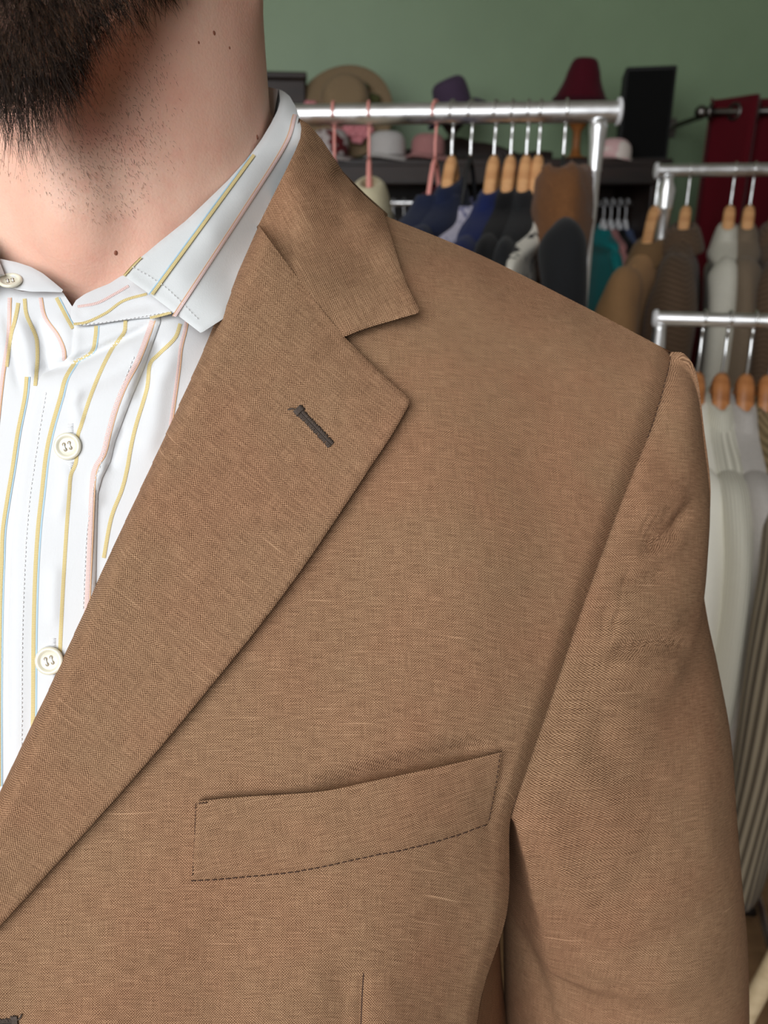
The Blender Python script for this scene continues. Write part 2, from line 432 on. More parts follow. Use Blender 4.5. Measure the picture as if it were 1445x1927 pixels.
CREAM = clothmat('cream_cotton', srgb(206, 196, 164)); LILAC = clothmat('lilac_print_cotton', srgb(180, 176, 192), kind='print', col2=srgb(110, 110, 140), sc=40); PRINT = clothmat('black_and_white_print', srgb(214, 210, 198), kind='print', col2=srgb(24, 24, 26), sc=26)
FUR = clothmat('brown_fur', srgb(112, 74, 44), .4); CHAR = clothmat('charcoal_wool', srgb(30, 31, 33)); CAMEL = clothmat('camel_wool', srgb(172, 132, 92)); OLIVE = clothmat('tan_brown_wool', srgb(124, 96, 66)); TAN = clothmat('peach_suede', srgb(190, 128, 92))
TWEED = clothmat('brown_tweed', srgb(84, 66, 52), .3, 'herring', srgb(104, 84, 66), .012); PALEG = clothmat('pale_stone_linen', srgb(206, 202, 188)); TAUPE = clothmat('taupe_wool', srgb(122, 106, 88)); SEER = clothmat('cream_seersucker', srgb(226, 222, 206), .05, 'stripe', srgb(188, 184, 168), .0075)
GREYW = clothmat('light_grey_wool', srgb(184, 178, 172), .12); IVORY = clothmat('ivory_cotton', srgb(244, 240, 226), .03); RIB = clothmat('ribbed_tweed', srgb(92, 82, 68), .12, 'stripe', srgb(158, 146, 124), .0125); GREEN_T = clothmat('olive_tweed', srgb(104, 88, 62), .3, 'herring', srgb(140, 120, 88), .01)
TEAL = clothmat('teal_satin', srgb(26, 120, 122), rough=.4); BLUE = clothmat('royal_blue_cotton', srgb(28, 44, 130)); PURP = clothmat('purple_cotton', srgb(92, 70, 120)); GREYB = clothmat('grey_blue_cotton', srgb(74, 86, 116)); PINKG = clothmat('dusty_pink_cotton', srgb(170, 120, 118))
d1 = lambda px: on_rail(RA1, RB1, px)
H1 = [  # rail pixel, kind of hanger, yaw
 (628, 'pink', -4), (694, 'pink', -2), (820, 'pink', -22), (852, 'wood', -22), (888, 'wire', -26), (933, 'wood', -20), (965, 'wood', -18), (995, 'wood', -17), (1018, 'wood', -17), (1066, 'wire', -9)]
HL = {628: 'pink coated hanger holding the burgundy top on the long rack', 694: 'pink coated hanger holding the cream jacket', 820: 'pink coated hanger above the navy cardigan with a burgundy collar', 852: 'wooden hanger holding the navy coat', 888: 'wire hanger holding the lilac print blouse',
      933: 'wooden hanger holding the royal navy jacket', 965: 'wooden hanger holding the plain black coat', 995: 'wooden hanger holding the black coat with grey trim', 1018: 'wooden hanger holding the black and white print dress', 1066: 'wire hanger holding the fur collared coat'}
for px_, k, yw in H1:
    wood, hk = {'pink': (M_PINKH, M_PINKH), 'wood': (M_HANGW, M_HOOK), 'wire': (M_BLACK, M_HOOK)}[k]
    hanger(HL[px_], d1(px_), R(yw), wood, hk, .040, .0165, 'wood' if k == 'wood' else 'thin', 'hangers on the long rack', .0105 if k == 'wood' else .004)
DR = .040 + .0165 + .070
def g1(px_, yw, name, label, cat, mat, **kw): garment(name, label, cat, mat, d1(px_), R(yw), DR + kw.pop('low', .012), group='clothes on the long rack', seed=int(px_), **kw)
g1(628, -4, 'knit_top', 'burgundy top beside the cream jacket on the long rack', 'top', BURG, length=.6, thick=.025, width=.38, srad=.036)
g1(694, -2, 'jacket', 'cream jacket hung on the long rack', 'jacket', CREAM, thick=.030, srad=.045)
g1(820, -22, 'cardigan', 'navy cardigan with a burgundy collar on the long rack', 'cardigan', NAVY, cmat=BURG, thick=.018, collar='band', srad=.044)
g1(852, -22, 'coat', 'navy wool coat beside the lilac print blouse', 'coat', NAVY, length=.95, thick=.022, srad=.046)
g1(888, -26, 'blouse', 'lilac printed blouse between navy garments', 'blouse', LILAC, length=.6, thick=.014, width=.38, collar='band', srad=.032, low=.03)
g1(933, -20, 'jacket', 'royal navy jacket beside the lilac blouse', 'jacket', NAVY2, thick=.020, srad=.040, low=.022)
g1(965, -18, 'coat', 'plain black coat beside the royal navy jacket', 'coat', BLK, length=1.0, thick=.018, srad=.038, low=.02)
g1(995, -17, 'coat', 'black coat with grey trim beside the black and white print dress', 'coat', CHAR, length=1.0, thick=.015, srad=.034, low=.02)
g1(1018, -17, 'dress', 'black and white floral print dress on the long rack', 'dress', PRINT, length=1.0, thick=.019, width=.54, sleeve=0, collar='band', low=.030)
g1(1066, -9, 'coat', 'black coat with a big brown fur collar by the rack post', 'coat', CHAR, length=1.05, thick=.027, collar='fur', cmat=FUR, srad=.046, low=.0)
d2 = lambda px: on_rail(RA2, RB2, px); DR2 = .060 + .015 + .07
for px_, yw, lab in ((1240, -34, 'wooden hanger holding the camel coat beside the rack post'), (1300, -22, 'wooden hanger holding the brown tweed jacket'), (1384, -20, 'wooden hanger holding the pale stone jacket'), (1421, -20, 'wooden hanger holding the taupe jacket'), (1475, -20, 'wooden hanger holding the brown jacket beyond the taupe jacket')):
    hanger(lab, d2(px_), R(yw), M_HANGW, M_HOOK, .060, .015, 'wood', 'hangers on the coat rack', .014)
def g2(px_, yw, name, label, cat, mat, **kw): garment(name, label, cat, mat, d2(px_), R(yw), DR2 + kw.pop('low', .018), group='clothes on the coat rack', seed=int(px_), **kw)
g2(1240, -34, 'coat', 'camel coat hung beside the rack post', 'coat', CAMEL, length=1.0, thick=.05, srad=.06, low=.05, cmat=OLIVE)
g2(1300, -22, 'jacket', 'brown tweed jacket hung on the coat rack', 'jacket', TWEED, thick=.05, srad=.062)
g2(1384, -20, 'jacket', 'pale stone jacket between brown jackets', 'jacket', PALEG, thick=.026, srad=.046)
g2(1421, -20, 'jacket', 'taupe jacket beside the pale stone jacket', 'jacket', TAUPE, thick=.026, srad=.05)
g2(1475, -20, 'jacket', 'brown tweed jacket beyond the taupe jacket', 'jacket', TWEED, thick=.034, srad=.05)
d3 = lambda px: on_rail(RA3, RB3, px); DR3 = .062 + .0105 + .07
for px_, yw, lab in ((1326, -12, 'honey wooden hanger holding the ivory jacket on the low rack'), (1374, -12, 'honey wooden hanger holding the cream striped jacket'), (1421, -12, 'honey wooden hanger holding the light grey jacket'), (1464, -14, 'honey wooden hanger holding the olive tweed jacket'), (1528, -22, 'honey wooden hanger holding the ribbed tweed coat')):
    hanger(lab, d3(px_), R(yw), M_HANGD, M_HOOK, .062, .0105, 'wood', 'hangers on the low rack', .013)
def g3(px_, yw, name, label, cat, mat, **kw): garment(name, label, cat, mat, d3(px_), R(yw), DR3 + kw.pop('low', .010), group='clothes on the low rack', seed=int(px_), **kw)
g3(1326, -12, 'jacket', 'ivory jacket on the low rack beside the brown sleeve', 'jacket', IVORY, thick=.022, srad=.042)
g3(1374, -12, 'jacket', 'cream striped jacket between the ivory and the grey jackets', 'jacket', SEER, thick=.021, srad=.046)
g3(1421, -12, 'jacket', 'light grey wool jacket on the low rack', 'jacket', GREYW, thick=.021, srad=.048)
g3(1464, -14, 'jacket', 'olive tweed jacket beside the light grey jacket', 'jacket', GREEN_T, thick=.018, srad=.042)
g3(1528, -22, 'coat', 'long ribbed tweed coat in brown and beige on the low rack', 'coat', RIB, length=1.12, thick=.034, srad=.06, width=.56)

# ------------------------------------------------------------------ wardrobe along the back wall
ZW = 1.690
wl = WY(430, 300, 2.85)[0]; wr = WY(1243, 300, 2.85)[0]
ward = thing('open_wardrobe', 'dark wooden open wardrobe topped with hats against the green wall', 'wardrobe', ((wl + wr) / 2, 3.06, 0)); wo = np.array([(wl + wr) / 2, 3.06, 0]); wf = lambda V: V - wo
def wpart(name, c, s, bev=.004): m = MB(); m.box(c, s, bev=bev); return m.build(name, M_DARKW, ward, False, fn=wf)
wm = (wl + wr) / 2; ww = wr - wl
wpart('top_board', (wm, 3.06, ZW - .018), (ww + .06, .50, .036)); wpart('back_board', (wm, 3.29, ZW / 2), (ww, .02, ZW - .04)); wpart('floor_board', (wm, 3.06, .06), (ww, .46, .03))
for x in (wl + .015, wm, wr - .015): wpart('side_board', (x, 3.05, ZW / 2 - .02), (.03, .45, ZW - .04))
wpart('cornice', (wm, 2.815, ZW - .05), (ww + .04, .03, .06))
m = MB(); m.tube([(wl + .03, 3.03, ZW - .13), (wm, 3.03, ZW - .13), (wr - .03, 3.03, ZW - .13)], .012, 12); m.build('hanging_rail', M_CHR, ward, fn=wf)
WA = np.array([wl, 3.03, ZW - .13]); WB_ = np.array([wr, 3.03, ZW - .13])
for px_, mat, lab, nm in ((1138, TEAL, 'teal satin dress hung in the wardrobe', 'dress'), (1152, PINKG, 'dusty pink top beside the teal dress', 'top'), (1166, BLK, 'black dress hung in the wardrobe between pink and grey blue', 'dress'), (1180, GREYB, 'grey blue shirt hung in the wardrobe', 'shirt'), (1196, BLUE, 'royal blue shirt hung in the wardrobe', 'shirt'),
                           (1211, PURP, 'purple top at the end of the wardrobe rail', 'top'), (1232, BLK, 'black coat at the very end of the wardrobe rail', 'coat'), (740, TAUPE, 'taupe coat hung in the wardrobe behind the cream jacket', 'coat'), (760, CHAR, 'charcoal coat hung in the wardrobe', 'coat')):
    P = on_rail(WA, WB_, px_)
    hanger('white plastic hanger holding the ' + lab.split(' hung')[0].split(' beside')[0].split(' at')[0], P, R(5), M_WHITEPL, M_WHITEPL, .03, .012, 'thin', 'hangers in the wardrobe', .006, z0=.05)
    garment(nm, lab, nm, mat, P, R(5), .03 + .012 + .05 + .012, length=.95, thick=.016, width=.36, srad=.026, collar='band', group='clothes in the wardrobe', seed=int(px_))

# ------------------------------------------------------------------ hats and things on top of the wardrobe
def hat(name, label, P, prof_crown, prof_brim, mat, band=None, tilt=(0, 0, 0), sx=1.0):
    o = thing(name, label, 'hat', P); o.rotation_euler = tilt
    def wav(m, amp):
        V = m.verts(); r = np.linalg.norm(V[:, :2], axis=1); a = np.arctan2(V[:, 1], V[:, 0]); V[:, 2] += amp * r * np.sin(2 * a); V[:, 0] *= sx; m.v = [V]; return m
    m = MB(); m.lathe([tuple(q) for q in crs(np.array(prof_crown), 26)], 36, caps=True); wav(m, 0).build('crown', mat, o)
    m = MB(); m.lathe([tuple(q) for q in crs(np.array(prof_brim), 18)], 40); b = wav(m, .08).build('brim', mat, o); s = b.modifiers.new('t', 'SOLIDIFY'); s.thickness = .004
    if band:
        m = MB(); r0_ = prof_crown[0][0]; m.lathe([(r0_ * 1.0, .002), (r0_ * 1.03, .004), (r0_ * 1.02, .026), (r0_ * .99, .028)], 36); wav(m, 0).build('hat_band', band, o)
    return o
STRAW = clothmat('natural_straw', srgb(132, 112, 86), .25); PURPH = clothmat('purple_felt', srgb(72, 58, 78)); BURGH = clothmat('burgundy_felt', srgb(74, 12, 26)); PETAL = clothmat('pink_petal_silk', srgb(206, 132, 138), .2); PINKW = clothmat('pale_pink_felt', srgb(214, 176, 176), .1, 'print', srgb(226, 214, 206), 12); AMBER = woodmat('amber_hat_block_wood', srgb(128, 76, 34), srgb(160, 102, 52), 8)
LEAFG = clothmat('olive_leaf_silk', srgb(74, 76, 44)); WHTC = clothmat('white_cotton', srgb(190, 186, 184)); CHECK = clothmat('red_check_cotton', srgb(180, 170, 168), kind='print', col2=srgb(90, 30, 34), sc=22)
crown0 = [(.082, 0), (.084, .03), (.080, .07), (.066, .098), (.035, .108), (.002, .110)]
def stand(label, P, h, mat):
    o = thing('hat_stand', label, 'hat stand', (P[0], P[1], ZW)); m = MB(); m.lathe([(.001, 0), (.06, 0), (.06, .012), (.02, .022), (.013, .05), (.013, h * .5), (.03, h * .62), (.062, h * .8), (.066, h * .92), (.04, h), (.001, h + .002)], 28); m.build('turned_column', mat, o)
    m = MB(); m.lathe([(.062, .001), (.066, .004), (.066, .010), (.060, .013)], 28); m.build('base_ring', M_DARKW, o); return o
P = WY(650, 192, 2.98); stand('turned dark hat stand under the flowered straw hat', P, P[2] - ZW - .01, M_DARKW)
sh_ = hat('straw_hat', 'straw sun hat with pink flowers on its stand', (P[0], P[1], P[2] - .02), [(.085, 0), (.086, .03), (.08, .07), (.06, .098), (.03, .104), (.002, .105)], [(.083, .002), (.11, .003), (.15, -.004), (.166, -.01)], STRAW, PETAL, (R(66), R(6), 0))
for k, (x, y, z) in enumerate([(-.118, -.03, .02), (-.095, -.055, .015), (.052, -.105, .02), (.075, -.085, .028), (.03, -.09, .03)]):
    m = MB()
    for q in range(6):
        a = q * math.pi / 3; m.ell((x + .017 * math.cos(a), y + .017 * math.sin(a), z + .004), (.015, .015, .009), 10)
    m.ell((x, y, z + .010), (.011, .011, .009), 10); m.build('flower', PETAL, sh_)
m = MB(); m.ell((.09, .03, .03), (.03, .018, .006), 10); m.ell((.05, .06, .04), (.03, .016, .006), 10); m.build('leaf_trim', LEAFG, sh_)
P = WY(852, 200, 3.0); stand('turned dark hat stand under the purple felt hat', P, P[2] - ZW - .0, M_DARKW)
hat('felt_hat', 'purple felt hat with upturned brim on its stand', (P[0] + .01, P[1], P[2] - .01), [(.058, 0), (.062, .03), (.060, .075), (.045, .095), (.02, .100), (.002, .100)], [(.058, .001), (.08, .006), (.105, -.012), (.112, -.022)], PURPH, clothmat('mustard_ribbon', srgb(104, 76, 40)), (R(8), R(-22), 0))
P = WY(1090, 196, 2.98); stand('amber wooden hat block under the burgundy hat', P, P[2] - ZW + .01, AMBER)
hat('cloche_hat', 'burgundy felt hat with pointed crown on an amber block', (P[0], P[1], P[2] - .01), [(.092, 0), (.086, .03), (.064, .075), (.052, .115), (.036, .145), (.002, .150)], [(.092, .002), (.105, .004), (.124, -.010), (.134, -.020)], BURGH, clothmat('dark_wine_ribbon', srgb(56, 10, 22)), (R(4), R(3), 0))
P = WY(1152, 297, 2.86); hat('pillbox_hat', 'pale pink domed hat lying on the wardrobe beside the black box', (P[0], P[1], ZW + .001), [(.060, 0), (.061, .02), (.056, .042), (.036, .06), (.002, .066)], [(.060, .001), (.066, .004), (.070, .002), (.072, .000)], PINKW)
P = WY(728, 292, 2.86); hat('cotton_hat', 'white cotton hat lying on the wardrobe top', (P[0], P[1], ZW + .012), [(.062, 0), (.062, .03), (.058, .055), (.04, .072), (.002, .076)], [(.062, .001), (.07, -.003), (.078, -.008), (.082, -.011)], WHTC)
P = WY(622, 294, 2.86); hat('checked_hat', 'red and white checked hat lying on the wardrobe top', (P[0], P[1], ZW + .012), [(.06, 0), (.062, .03), (.058, .06), (.04, .078), (.002, .080)], [(.06, .001), (.07, -.003), (.08, -.008), (.084, -.011)], CHECK)
P = WY(805, 290, 2.86); hat('pink_hat', 'dusty pink hat lying beside the white cotton hat', (P[0], P[1], ZW + .012), [(.055, 0), (.056, .03), (.052, .05), (.036, .065), (.002, .068)], [(.055, .001), (.07, -.002), (.080, -.007), (.084, -.011)], PINKG)
P = WY(1204, 297, 3.0)
bx = thing('speaker_box', 'tall black box standing on the end of the wardrobe', 'box', (P[0], P[1], ZW), R(-12))
m = MB(); m.box((0, 0, .145), (.165, .17, .29), bev=.006); m.build('cabinet', plain('black_lacquer', srgb(9, 8, 8), .7), bx, False)
m = MB(); m.box((0, -.086, .145), (.150, .006, .268), bev=.002); m.build('front_cloth', clothmat('black_grille_cloth', srgb(7, 7, 7)), bx, False)
P = WY(533, 200, 3.05)
bx = thing('wooden_case', 'small dark wooden case on the wardrobe behind the shirt collar', 'box', (P[0], P[1], ZW), R(6))
m = MB(); m.box((0, 0, .13), (.16, .16, .26), bev=.006); m.build('case_body', M_DARKW, bx, False); m = MB(); m.box((0, 0, .272), (.17, .17, .022), bev=.005); m.build('lid', M_DARKW, bx, False)
# carved crest standing on the wardrobe
P = WY(890, 298, 3.22); cr = thing('carved_crest', 'dark carved wooden mirror crest on the wardrobe top', 'wood carving', (P[0], P[1], ZW))
xs = np.linspace(-.42, .30, 60); top = .045 + .05 * np.exp(-((xs + .05) / .14) ** 2) + .014 * np.abs(np.sin(xs * 18))
g = np.array([np.stack([xs, np.full(60, y), z], -1) for y, z in ((-.012, 0 * top), (-.012, top - .004), (-.008, top), (.008, top), (.012, top - .004), (.012, 0 * top))])
m = MB(); m.grid(g); m.build('crest_board', M_DARKW, cr)
for x in (-.2, -.05, .1): m = MB(); m.lathe([(.001, .0), (.02, .004), (.026, .0), (.03, .006), (.034, 0)], 20, np.array(Matrix.Translation((x, -.012, .035)) @ Matrix.Rotation(R(90), 4, 'X'))); m.build('rosette', M_DARKW, cr)

# ------------------------------------------------------------------ curtain on its rod
CURT = clothmat('burgundy_curtain_velvet', srgb(84, 8, 20), .12); GREYR = plain('brushed_grey_metal', srgb(120, 116, 112), .35, 1.0)
ca_ = WY(1326, 211, 2.92); cz = ca_[2]
rod = thing('curtain_rod', 'grey metal curtain rod with round finial carrying the burgundy curtain', 'curtain rod', (ca_[0], ca_[1], cz)); re = np.array([X1 - .06, 2.80, cz]) - ca_
m = MB(); m.tube([(0, 0, 0), re * .5, re], .011, 12); m.build('rod_tube', GREYR, rod); m = MB(); m.ell((-.012, 0, 0), (.022, .022, .022), 16); m.build('finial', GREYR, rod)
m = MB(); m.box((.03, .22, 0), (.016, .44, .016), bev=.003); m.box((.03, .432, 0), (.05, .012, .07), bev=.003); m.build('bracket', GREYR, rod, False)
cur = thing('curtain', 'burgundy eyelet curtain hanging from the grey rod', 'curtain', (ca_[0], ca_[1], 0))
u = np.linspace(0, 1, 240); Lc = X1 - .12 - (ca_[0] + .02); xs = .02 + u * Lc
nf = 7.0; ys = .05 * np.sin(u * nf * 2 * math.pi) + u * re[1]
zs = np.linspace(cz + .045, .03, 50); g = []
for k, z in enumerate(zs):
    q = k / 49; g.append(np.stack([xs + .01 * np.sin(u * 40) * q, ys * (1 + .25 * q) + .008 * np.sin(u * 90 + 4 * q), np.full(240, z)], -1))
m = MB(); m.grid(np.array(g)); c = m.build('curtain_cloth', CURT, cur); s = c.modifiers.new('t', 'SOLIDIFY'); s.thickness = .004
for k in range(14):
    uu = (k + .0) / 2 / nf
    if uu > 1: break
    x = .02 + uu * Lc; y = uu * re[1]
    m = MB(); a = np.linspace(0, 2 * math.pi, 25)[:-1]; sl = 1 if k % 2 == 0 else -1
    tn = np.array([.5, sl * .85, 0]); tn /= np.linalg.norm(tn)
    m2_ = [np.array([x, y, cz]) + .023 * (np.cos(t) * tn + np.sin(t) * np.array([0, 0, 1])) for t in a]; m2_.append(m2_[0]); m.tube(m2_, .0065, 8, False); m.build('eyelet', GREYR, cur)
# pale wooden pole leaning by the low rack
A = W(1378, 1960, 1.02); B = W(1475, 1775, 0.98); dirn = (B - A) / np.linalg.norm(B - A); A2 = A - dirn * (A[2] - .02) / dirn[2]; B2 = A2 + dirn * 1.25
pole = thing('wooden_pole', 'pale wooden pole leaning beside the ribbed tweed coat', 'pole', (A2[0], A2[1], 0)); pf = lambda V: V - np.array([A2[0], A2[1], 0])
m = MB(); m.tube(np.linspace(A2, B2, 8), .012, 16); m.build('shaft', woodmat('pale_beech', srgb(214, 190, 150), srgb(236, 214, 176), 9), pole, fn=pf); m = MB(); m.tube([A2, A2 + dirn * .03], .015, 16); m.build('rubber_tip', M_BLACK, pole, fn=pf)
# ================================================================== the person
XC = -0.125
def weave(name, dark, mid, light, period=0.00094, bump=0.5):
    t = NT(name); uv = t.uv()
    wob = t.n('ShaderNodeTexNoise'); t.l(uv, wob.inputs['Vector']); wob.inputs['Scale'].default_value = 260; wob.inputs['Detail'].default_value = 2
    sb = t.n('ShaderNodeVectorMath', operation='SUBTRACT'); t.l(wob.outputs['Color'], sb.inputs[0]); sb.inputs[1].default_value = (0.5, 0.5, 0.5)
    sc = t.n('ShaderNodeVectorMath', operation='SCALE'); t.l(sb.outputs[0], sc.inputs[0]); sc.inputs['Scale'].default_value = 0.0011
    ad = t.n('ShaderNodeVectorMath', operation='ADD'); t.l(uv, ad.inputs[0]); t.l(sc.outputs[0], ad.inputs[1])
    x, y, _ = t.sep(ad.outputs[0])
    k = 2 * math.pi / period
    su = t.math('SINE', t.math('MULTIPLY', x, k)); sv = t.math('SINE', t.math('MULTIPLY', y, k))
    w = t.math('MULTIPLY_ADD', t.math('MULTIPLY', su, sv), 0.5, 0.5)          # plain weave crossings
    # irregular yarns: weft slubs and warp slubs
    weft = t.noise(t.map(uv, (130, 2100, 1)), 1.0, 1); warp = t.noise(t.map(uv, (2100, 110, 1)), 1.0, 1)
    yarn = t.math('ADD', t.ramp(weft, 0.3, 0.75, -0.10, 0.14), t.ramp(warp, 0.3, 0.75, -0.07, 0.07))
    slub = t.ramp(t.noise(t.map(uv, (28, 900, 1)), 1.0, 1), 0.70, 0.80, 0.0, 0.30)
    f = t.math('ADD', t.math('ADD', w, yarn), slub)
    c1 = t.mix(t.ramp(f, 0.0, 0.55), dark, mid); c2 = t.mix(t.ramp(f, 0.5, 1.15), c1, light)
    tone = t.noise(uv, 17, 3, 0.55)
    c3 = t.mix(t.ramp(tone, 0.40, 0.62), c2, t.mix(1.0, c2, (1.03, 0.955, 0.955), 'MULTIPLY'))
    t.set(color=c3, rough=0.88, spec=0.18)
    t.bump(f, bump, 0.00022)
    return t.mat
M_BLAZER = weave('brown_linen', srgb(66, 45, 32), srgb(140, 106, 78), srgb(206, 169, 134))
M_SEAM = plain('dark_brown_thread', srgb(66, 44, 32), 0.9, nscale=900, var=0.3)
M_HOLE = plain('buttonhole_thread', srgb(76, 64, 56), 0.75, nscale=1500, var=0.5)
def shirtmat(name, col):
    t = NT(name); v = t.obj(); m = t.noise(v, 70, 3); f = t.noise(t.map(v, (2600, 2600, 500)), 1.0, 2)
    t.set(color=t.mix(m, tuple(c * 0.96 for c in col), col), rough=0.75, spec=0.2)
    t.b.inputs['Subsurface Weight'].default_value = 0.06; t.b.inputs['Subsurface Radius'].default_value = (0.002, 0.002, 0.002)
    t.bump(t.math('ADD', f, t.math('MULTIPLY', m, 1.0)), 0.12, 0.0004)
    return t.mat
M_SHIRT = shirtmat('white_shirt_cotton', (0.735, 0.745, 0.755))
M_COLLAR = shirtmat('pale_collar_cotton', (0.71, 0.73, 0.73))
def cord(name, col):
    t = NT(name); uv = t.uv(); x, y, _ = t.sep(uv)
    s = t.math('MULTIPLY_ADD', t.math('SINE', t.math('MULTIPLY', y, 2 * math.pi / 0.00065)), 0.5, 0.5)
    t.set(color=t.mix(s, tuple(c * 0.78 for c in col), col), rough=0.7, spec=0.2); t.bump(s, 0.5, 0.0002)
    return t.mat
M_YEL = cord('yellow_stripe_thread', srgb(228, 208, 150)); M_PINK = cord('pink_stripe_thread', srgb(243, 214, 208))
M_BLUE = plain('blue_stripe_thread', srgb(176, 206, 222), 0.7); M_ORG = plain('orange_stripe_thread', srgb(222, 178, 140), 0.7)
M_WTHREAD = plain('white_thread', (0.84, 0.85, 0.86), 0.6)
def pearl():
    t = NT('pearl_button'); v = t.obj(); f = t.noise(v, 160, 3)
    t.set(color=t.mix(f, srgb(222, 216, 190), srgb(244, 241, 224)), rough=0.22, spec=0.6); t.b.inputs['Coat Weight'].default_value = 0.4
    return t.mat
M_PEARL = pearl(); M_PHOLE = plain('button_hole_shadow', srgb(150, 136, 112), 0.7)

person = thing('person', 'person in a brown woven blazer over a striped white shirt with a dark beard', 'person', (XC, 0.36, 0))
POFF = np.array([XC, 0.36, 0.0])
loc = lambda V: V - POFF                       # world to the person's own frame
def part(mb, name, mat, parent, smooth=True): return mb.build(name, mat, parent, smooth, fn=loc)

# ------------------------------------------------------------------ skin
def voxel(mb, size, iters):
    me = bpy.data.meshes.new('tmp'); me.from_pydata(mb.verts().tolist(), [], mb.f)
    o = bpy.data.objects.new('tmp', me); COL.objects.link(o)
    r = o.modifiers.new('r', 'REMESH'); r.mode = 'VOXEL'; r.voxel_size = size; r.use_smooth_shade = True
    s = o.modifiers.new('s', 'SMOOTH'); s.iterations = iters; s.factor = 0.5
    dg = bpy.context.evaluated_depsgraph_get(); ev = o.evaluated_get(dg)
    m2 = bpy.data.meshes.new_from_object(ev)
    V = np.array([v.co[:] for v in m2.vertices]); F = [list(p.vertices) for p in m2.polygons]
    bpy.data.objects.remove(o); bpy.data.meshes.remove(m2)
    return V, F
def capsule(mb, pts, rad, seg=18):
    pts = crs(np.array(pts, float), len(pts) * 5); rad = crs(np.array(rad, float)[:, None], len(pts))[:, 0]
    mb.tube(pts, rad, seg)
    mb.ell(pts[0], (rad[0],) * 3, seg); mb.ell(pts[-1], (rad[-1],) * 3, seg)
sk = MB()
capsule(sk, [(XC, .412, 1.36), (XC, .408, 1.42), (XC, .402, 1.48), (XC, .404, 1.54), (XC, .410, 1.62)], [.080, .078, .0735, .0705, .069], 28)
capsule(sk, [(XC, .348, 1.435), (XC, .338, 1.47), (XC, .345, 1.505)], [.017, .020, .016])            # windpipe
for s in (-1, 1):
    capsule(sk, [(XC + s * .018, .338, 1.425), (XC + s * .036, .360, 1.48), (XC + s * .055, .398, 1.56)], [.012, .016, .018])  # neck muscle
    capsule(sk, [(XC + s * .028, .428, 1.49), (XC + s * .080, .430, 1.415), (XC + s * .16, .41, 1.360)], [.048, .042, .042])
    capsule(sk, [(XC + s * .020, .345, 1.408), (XC + s * .10, .335, 1.400), (XC + s * .17, .375, 1.385)], [.011, .010, .012])
    capsule(sk, [(XC + s * .006, .297, 1.527), (XC + s * .025, .322, 1.553), (XC + s * .047, .375, 1.600), (XC + s * .058, .402, 1.635)], [.019, .017, .016, .017])  # jaw
    sk.ell((XC + s * .077, .405, 1.645), (.008, .019, .032))
    sk.ell((XC + s * .034, .328, 1.630), (.024, .024, .030)); sk.ell((XC + s * .031, .306, 1.6785), (.0155, .0110, .0055)); sk.ell((XC + s * .031, .307, 1.6575), (.0150, .0100, .0040))
sk.ell((XC, .350, 1.580), (.043, .058, .034), 24)
sk.ell((XC, .355, 1.640), (.062, .066, .095), 28); sk.ell((XC, .405, 1.690), (.077, .098, .105), 28)
sk.ell((XC, .286, 1.640), (.0135, .020, .013)); sk.ell((XC, .294, 1.662), (.0085, .015, .030))
sk.ell((XC, .297, 1.594), (.023, .010, .006)); sk.ell((XC, .298, 1.583), (.020, .011, .006)); sk.ell((XC, .313, 1.700), (.046, .020, .016))
sk.ell((XC, .405, 1.28), (.165, .100, .16), 32); sk.ell((XC, .41, 1.10), (.15, .10, .20), 28); sk.ell((XC, .40, .95), (.165, .11, .13), 28)
ARM = [(.205, .392, 1.375), (.235, .335, 1.27), (.2475, .318, 1.157), (.262, .303, .96), (.262, .270, .87), (.260, .248, .80)]
for s in (-1, 1):
    capsule(sk, [(XC + s * x, y, z) for x, y, z in ARM], [.045, .042, .038, .034, .030, .024])
    hx = XC + s * .258
    capsule(sk, [(hx, .252, .79), (hx, .245, .745), (hx, .240, .715)], [.022, .030, .024], 14)
    for q, (dy, ln, dn) in enumerate([(-.026, .072, .010), (-.009, .082, .004), (.009, .078, 0), (.025, .062, .004)]):
        p0 = np.array([hx, .240 + dy, .715 + (.004 if q in (0, 3) else 0)])
        capsule(sk, [p0, p0 + (-s * .006, -.004, -ln * .5), p0 + (-s * .020, -.004, -ln)], [.0095, .0085, .0075], 10)
    p0 = np.array([hx - s * .005, .222, .765]); capsule(sk, [p0, p0 + (-s * .012, -.022, -.030), p0 + (-s * .016, -.026, -.060)], [.012, .010, .0085], 10)
SV, SF = voxel(sk, 0.0042, 10)
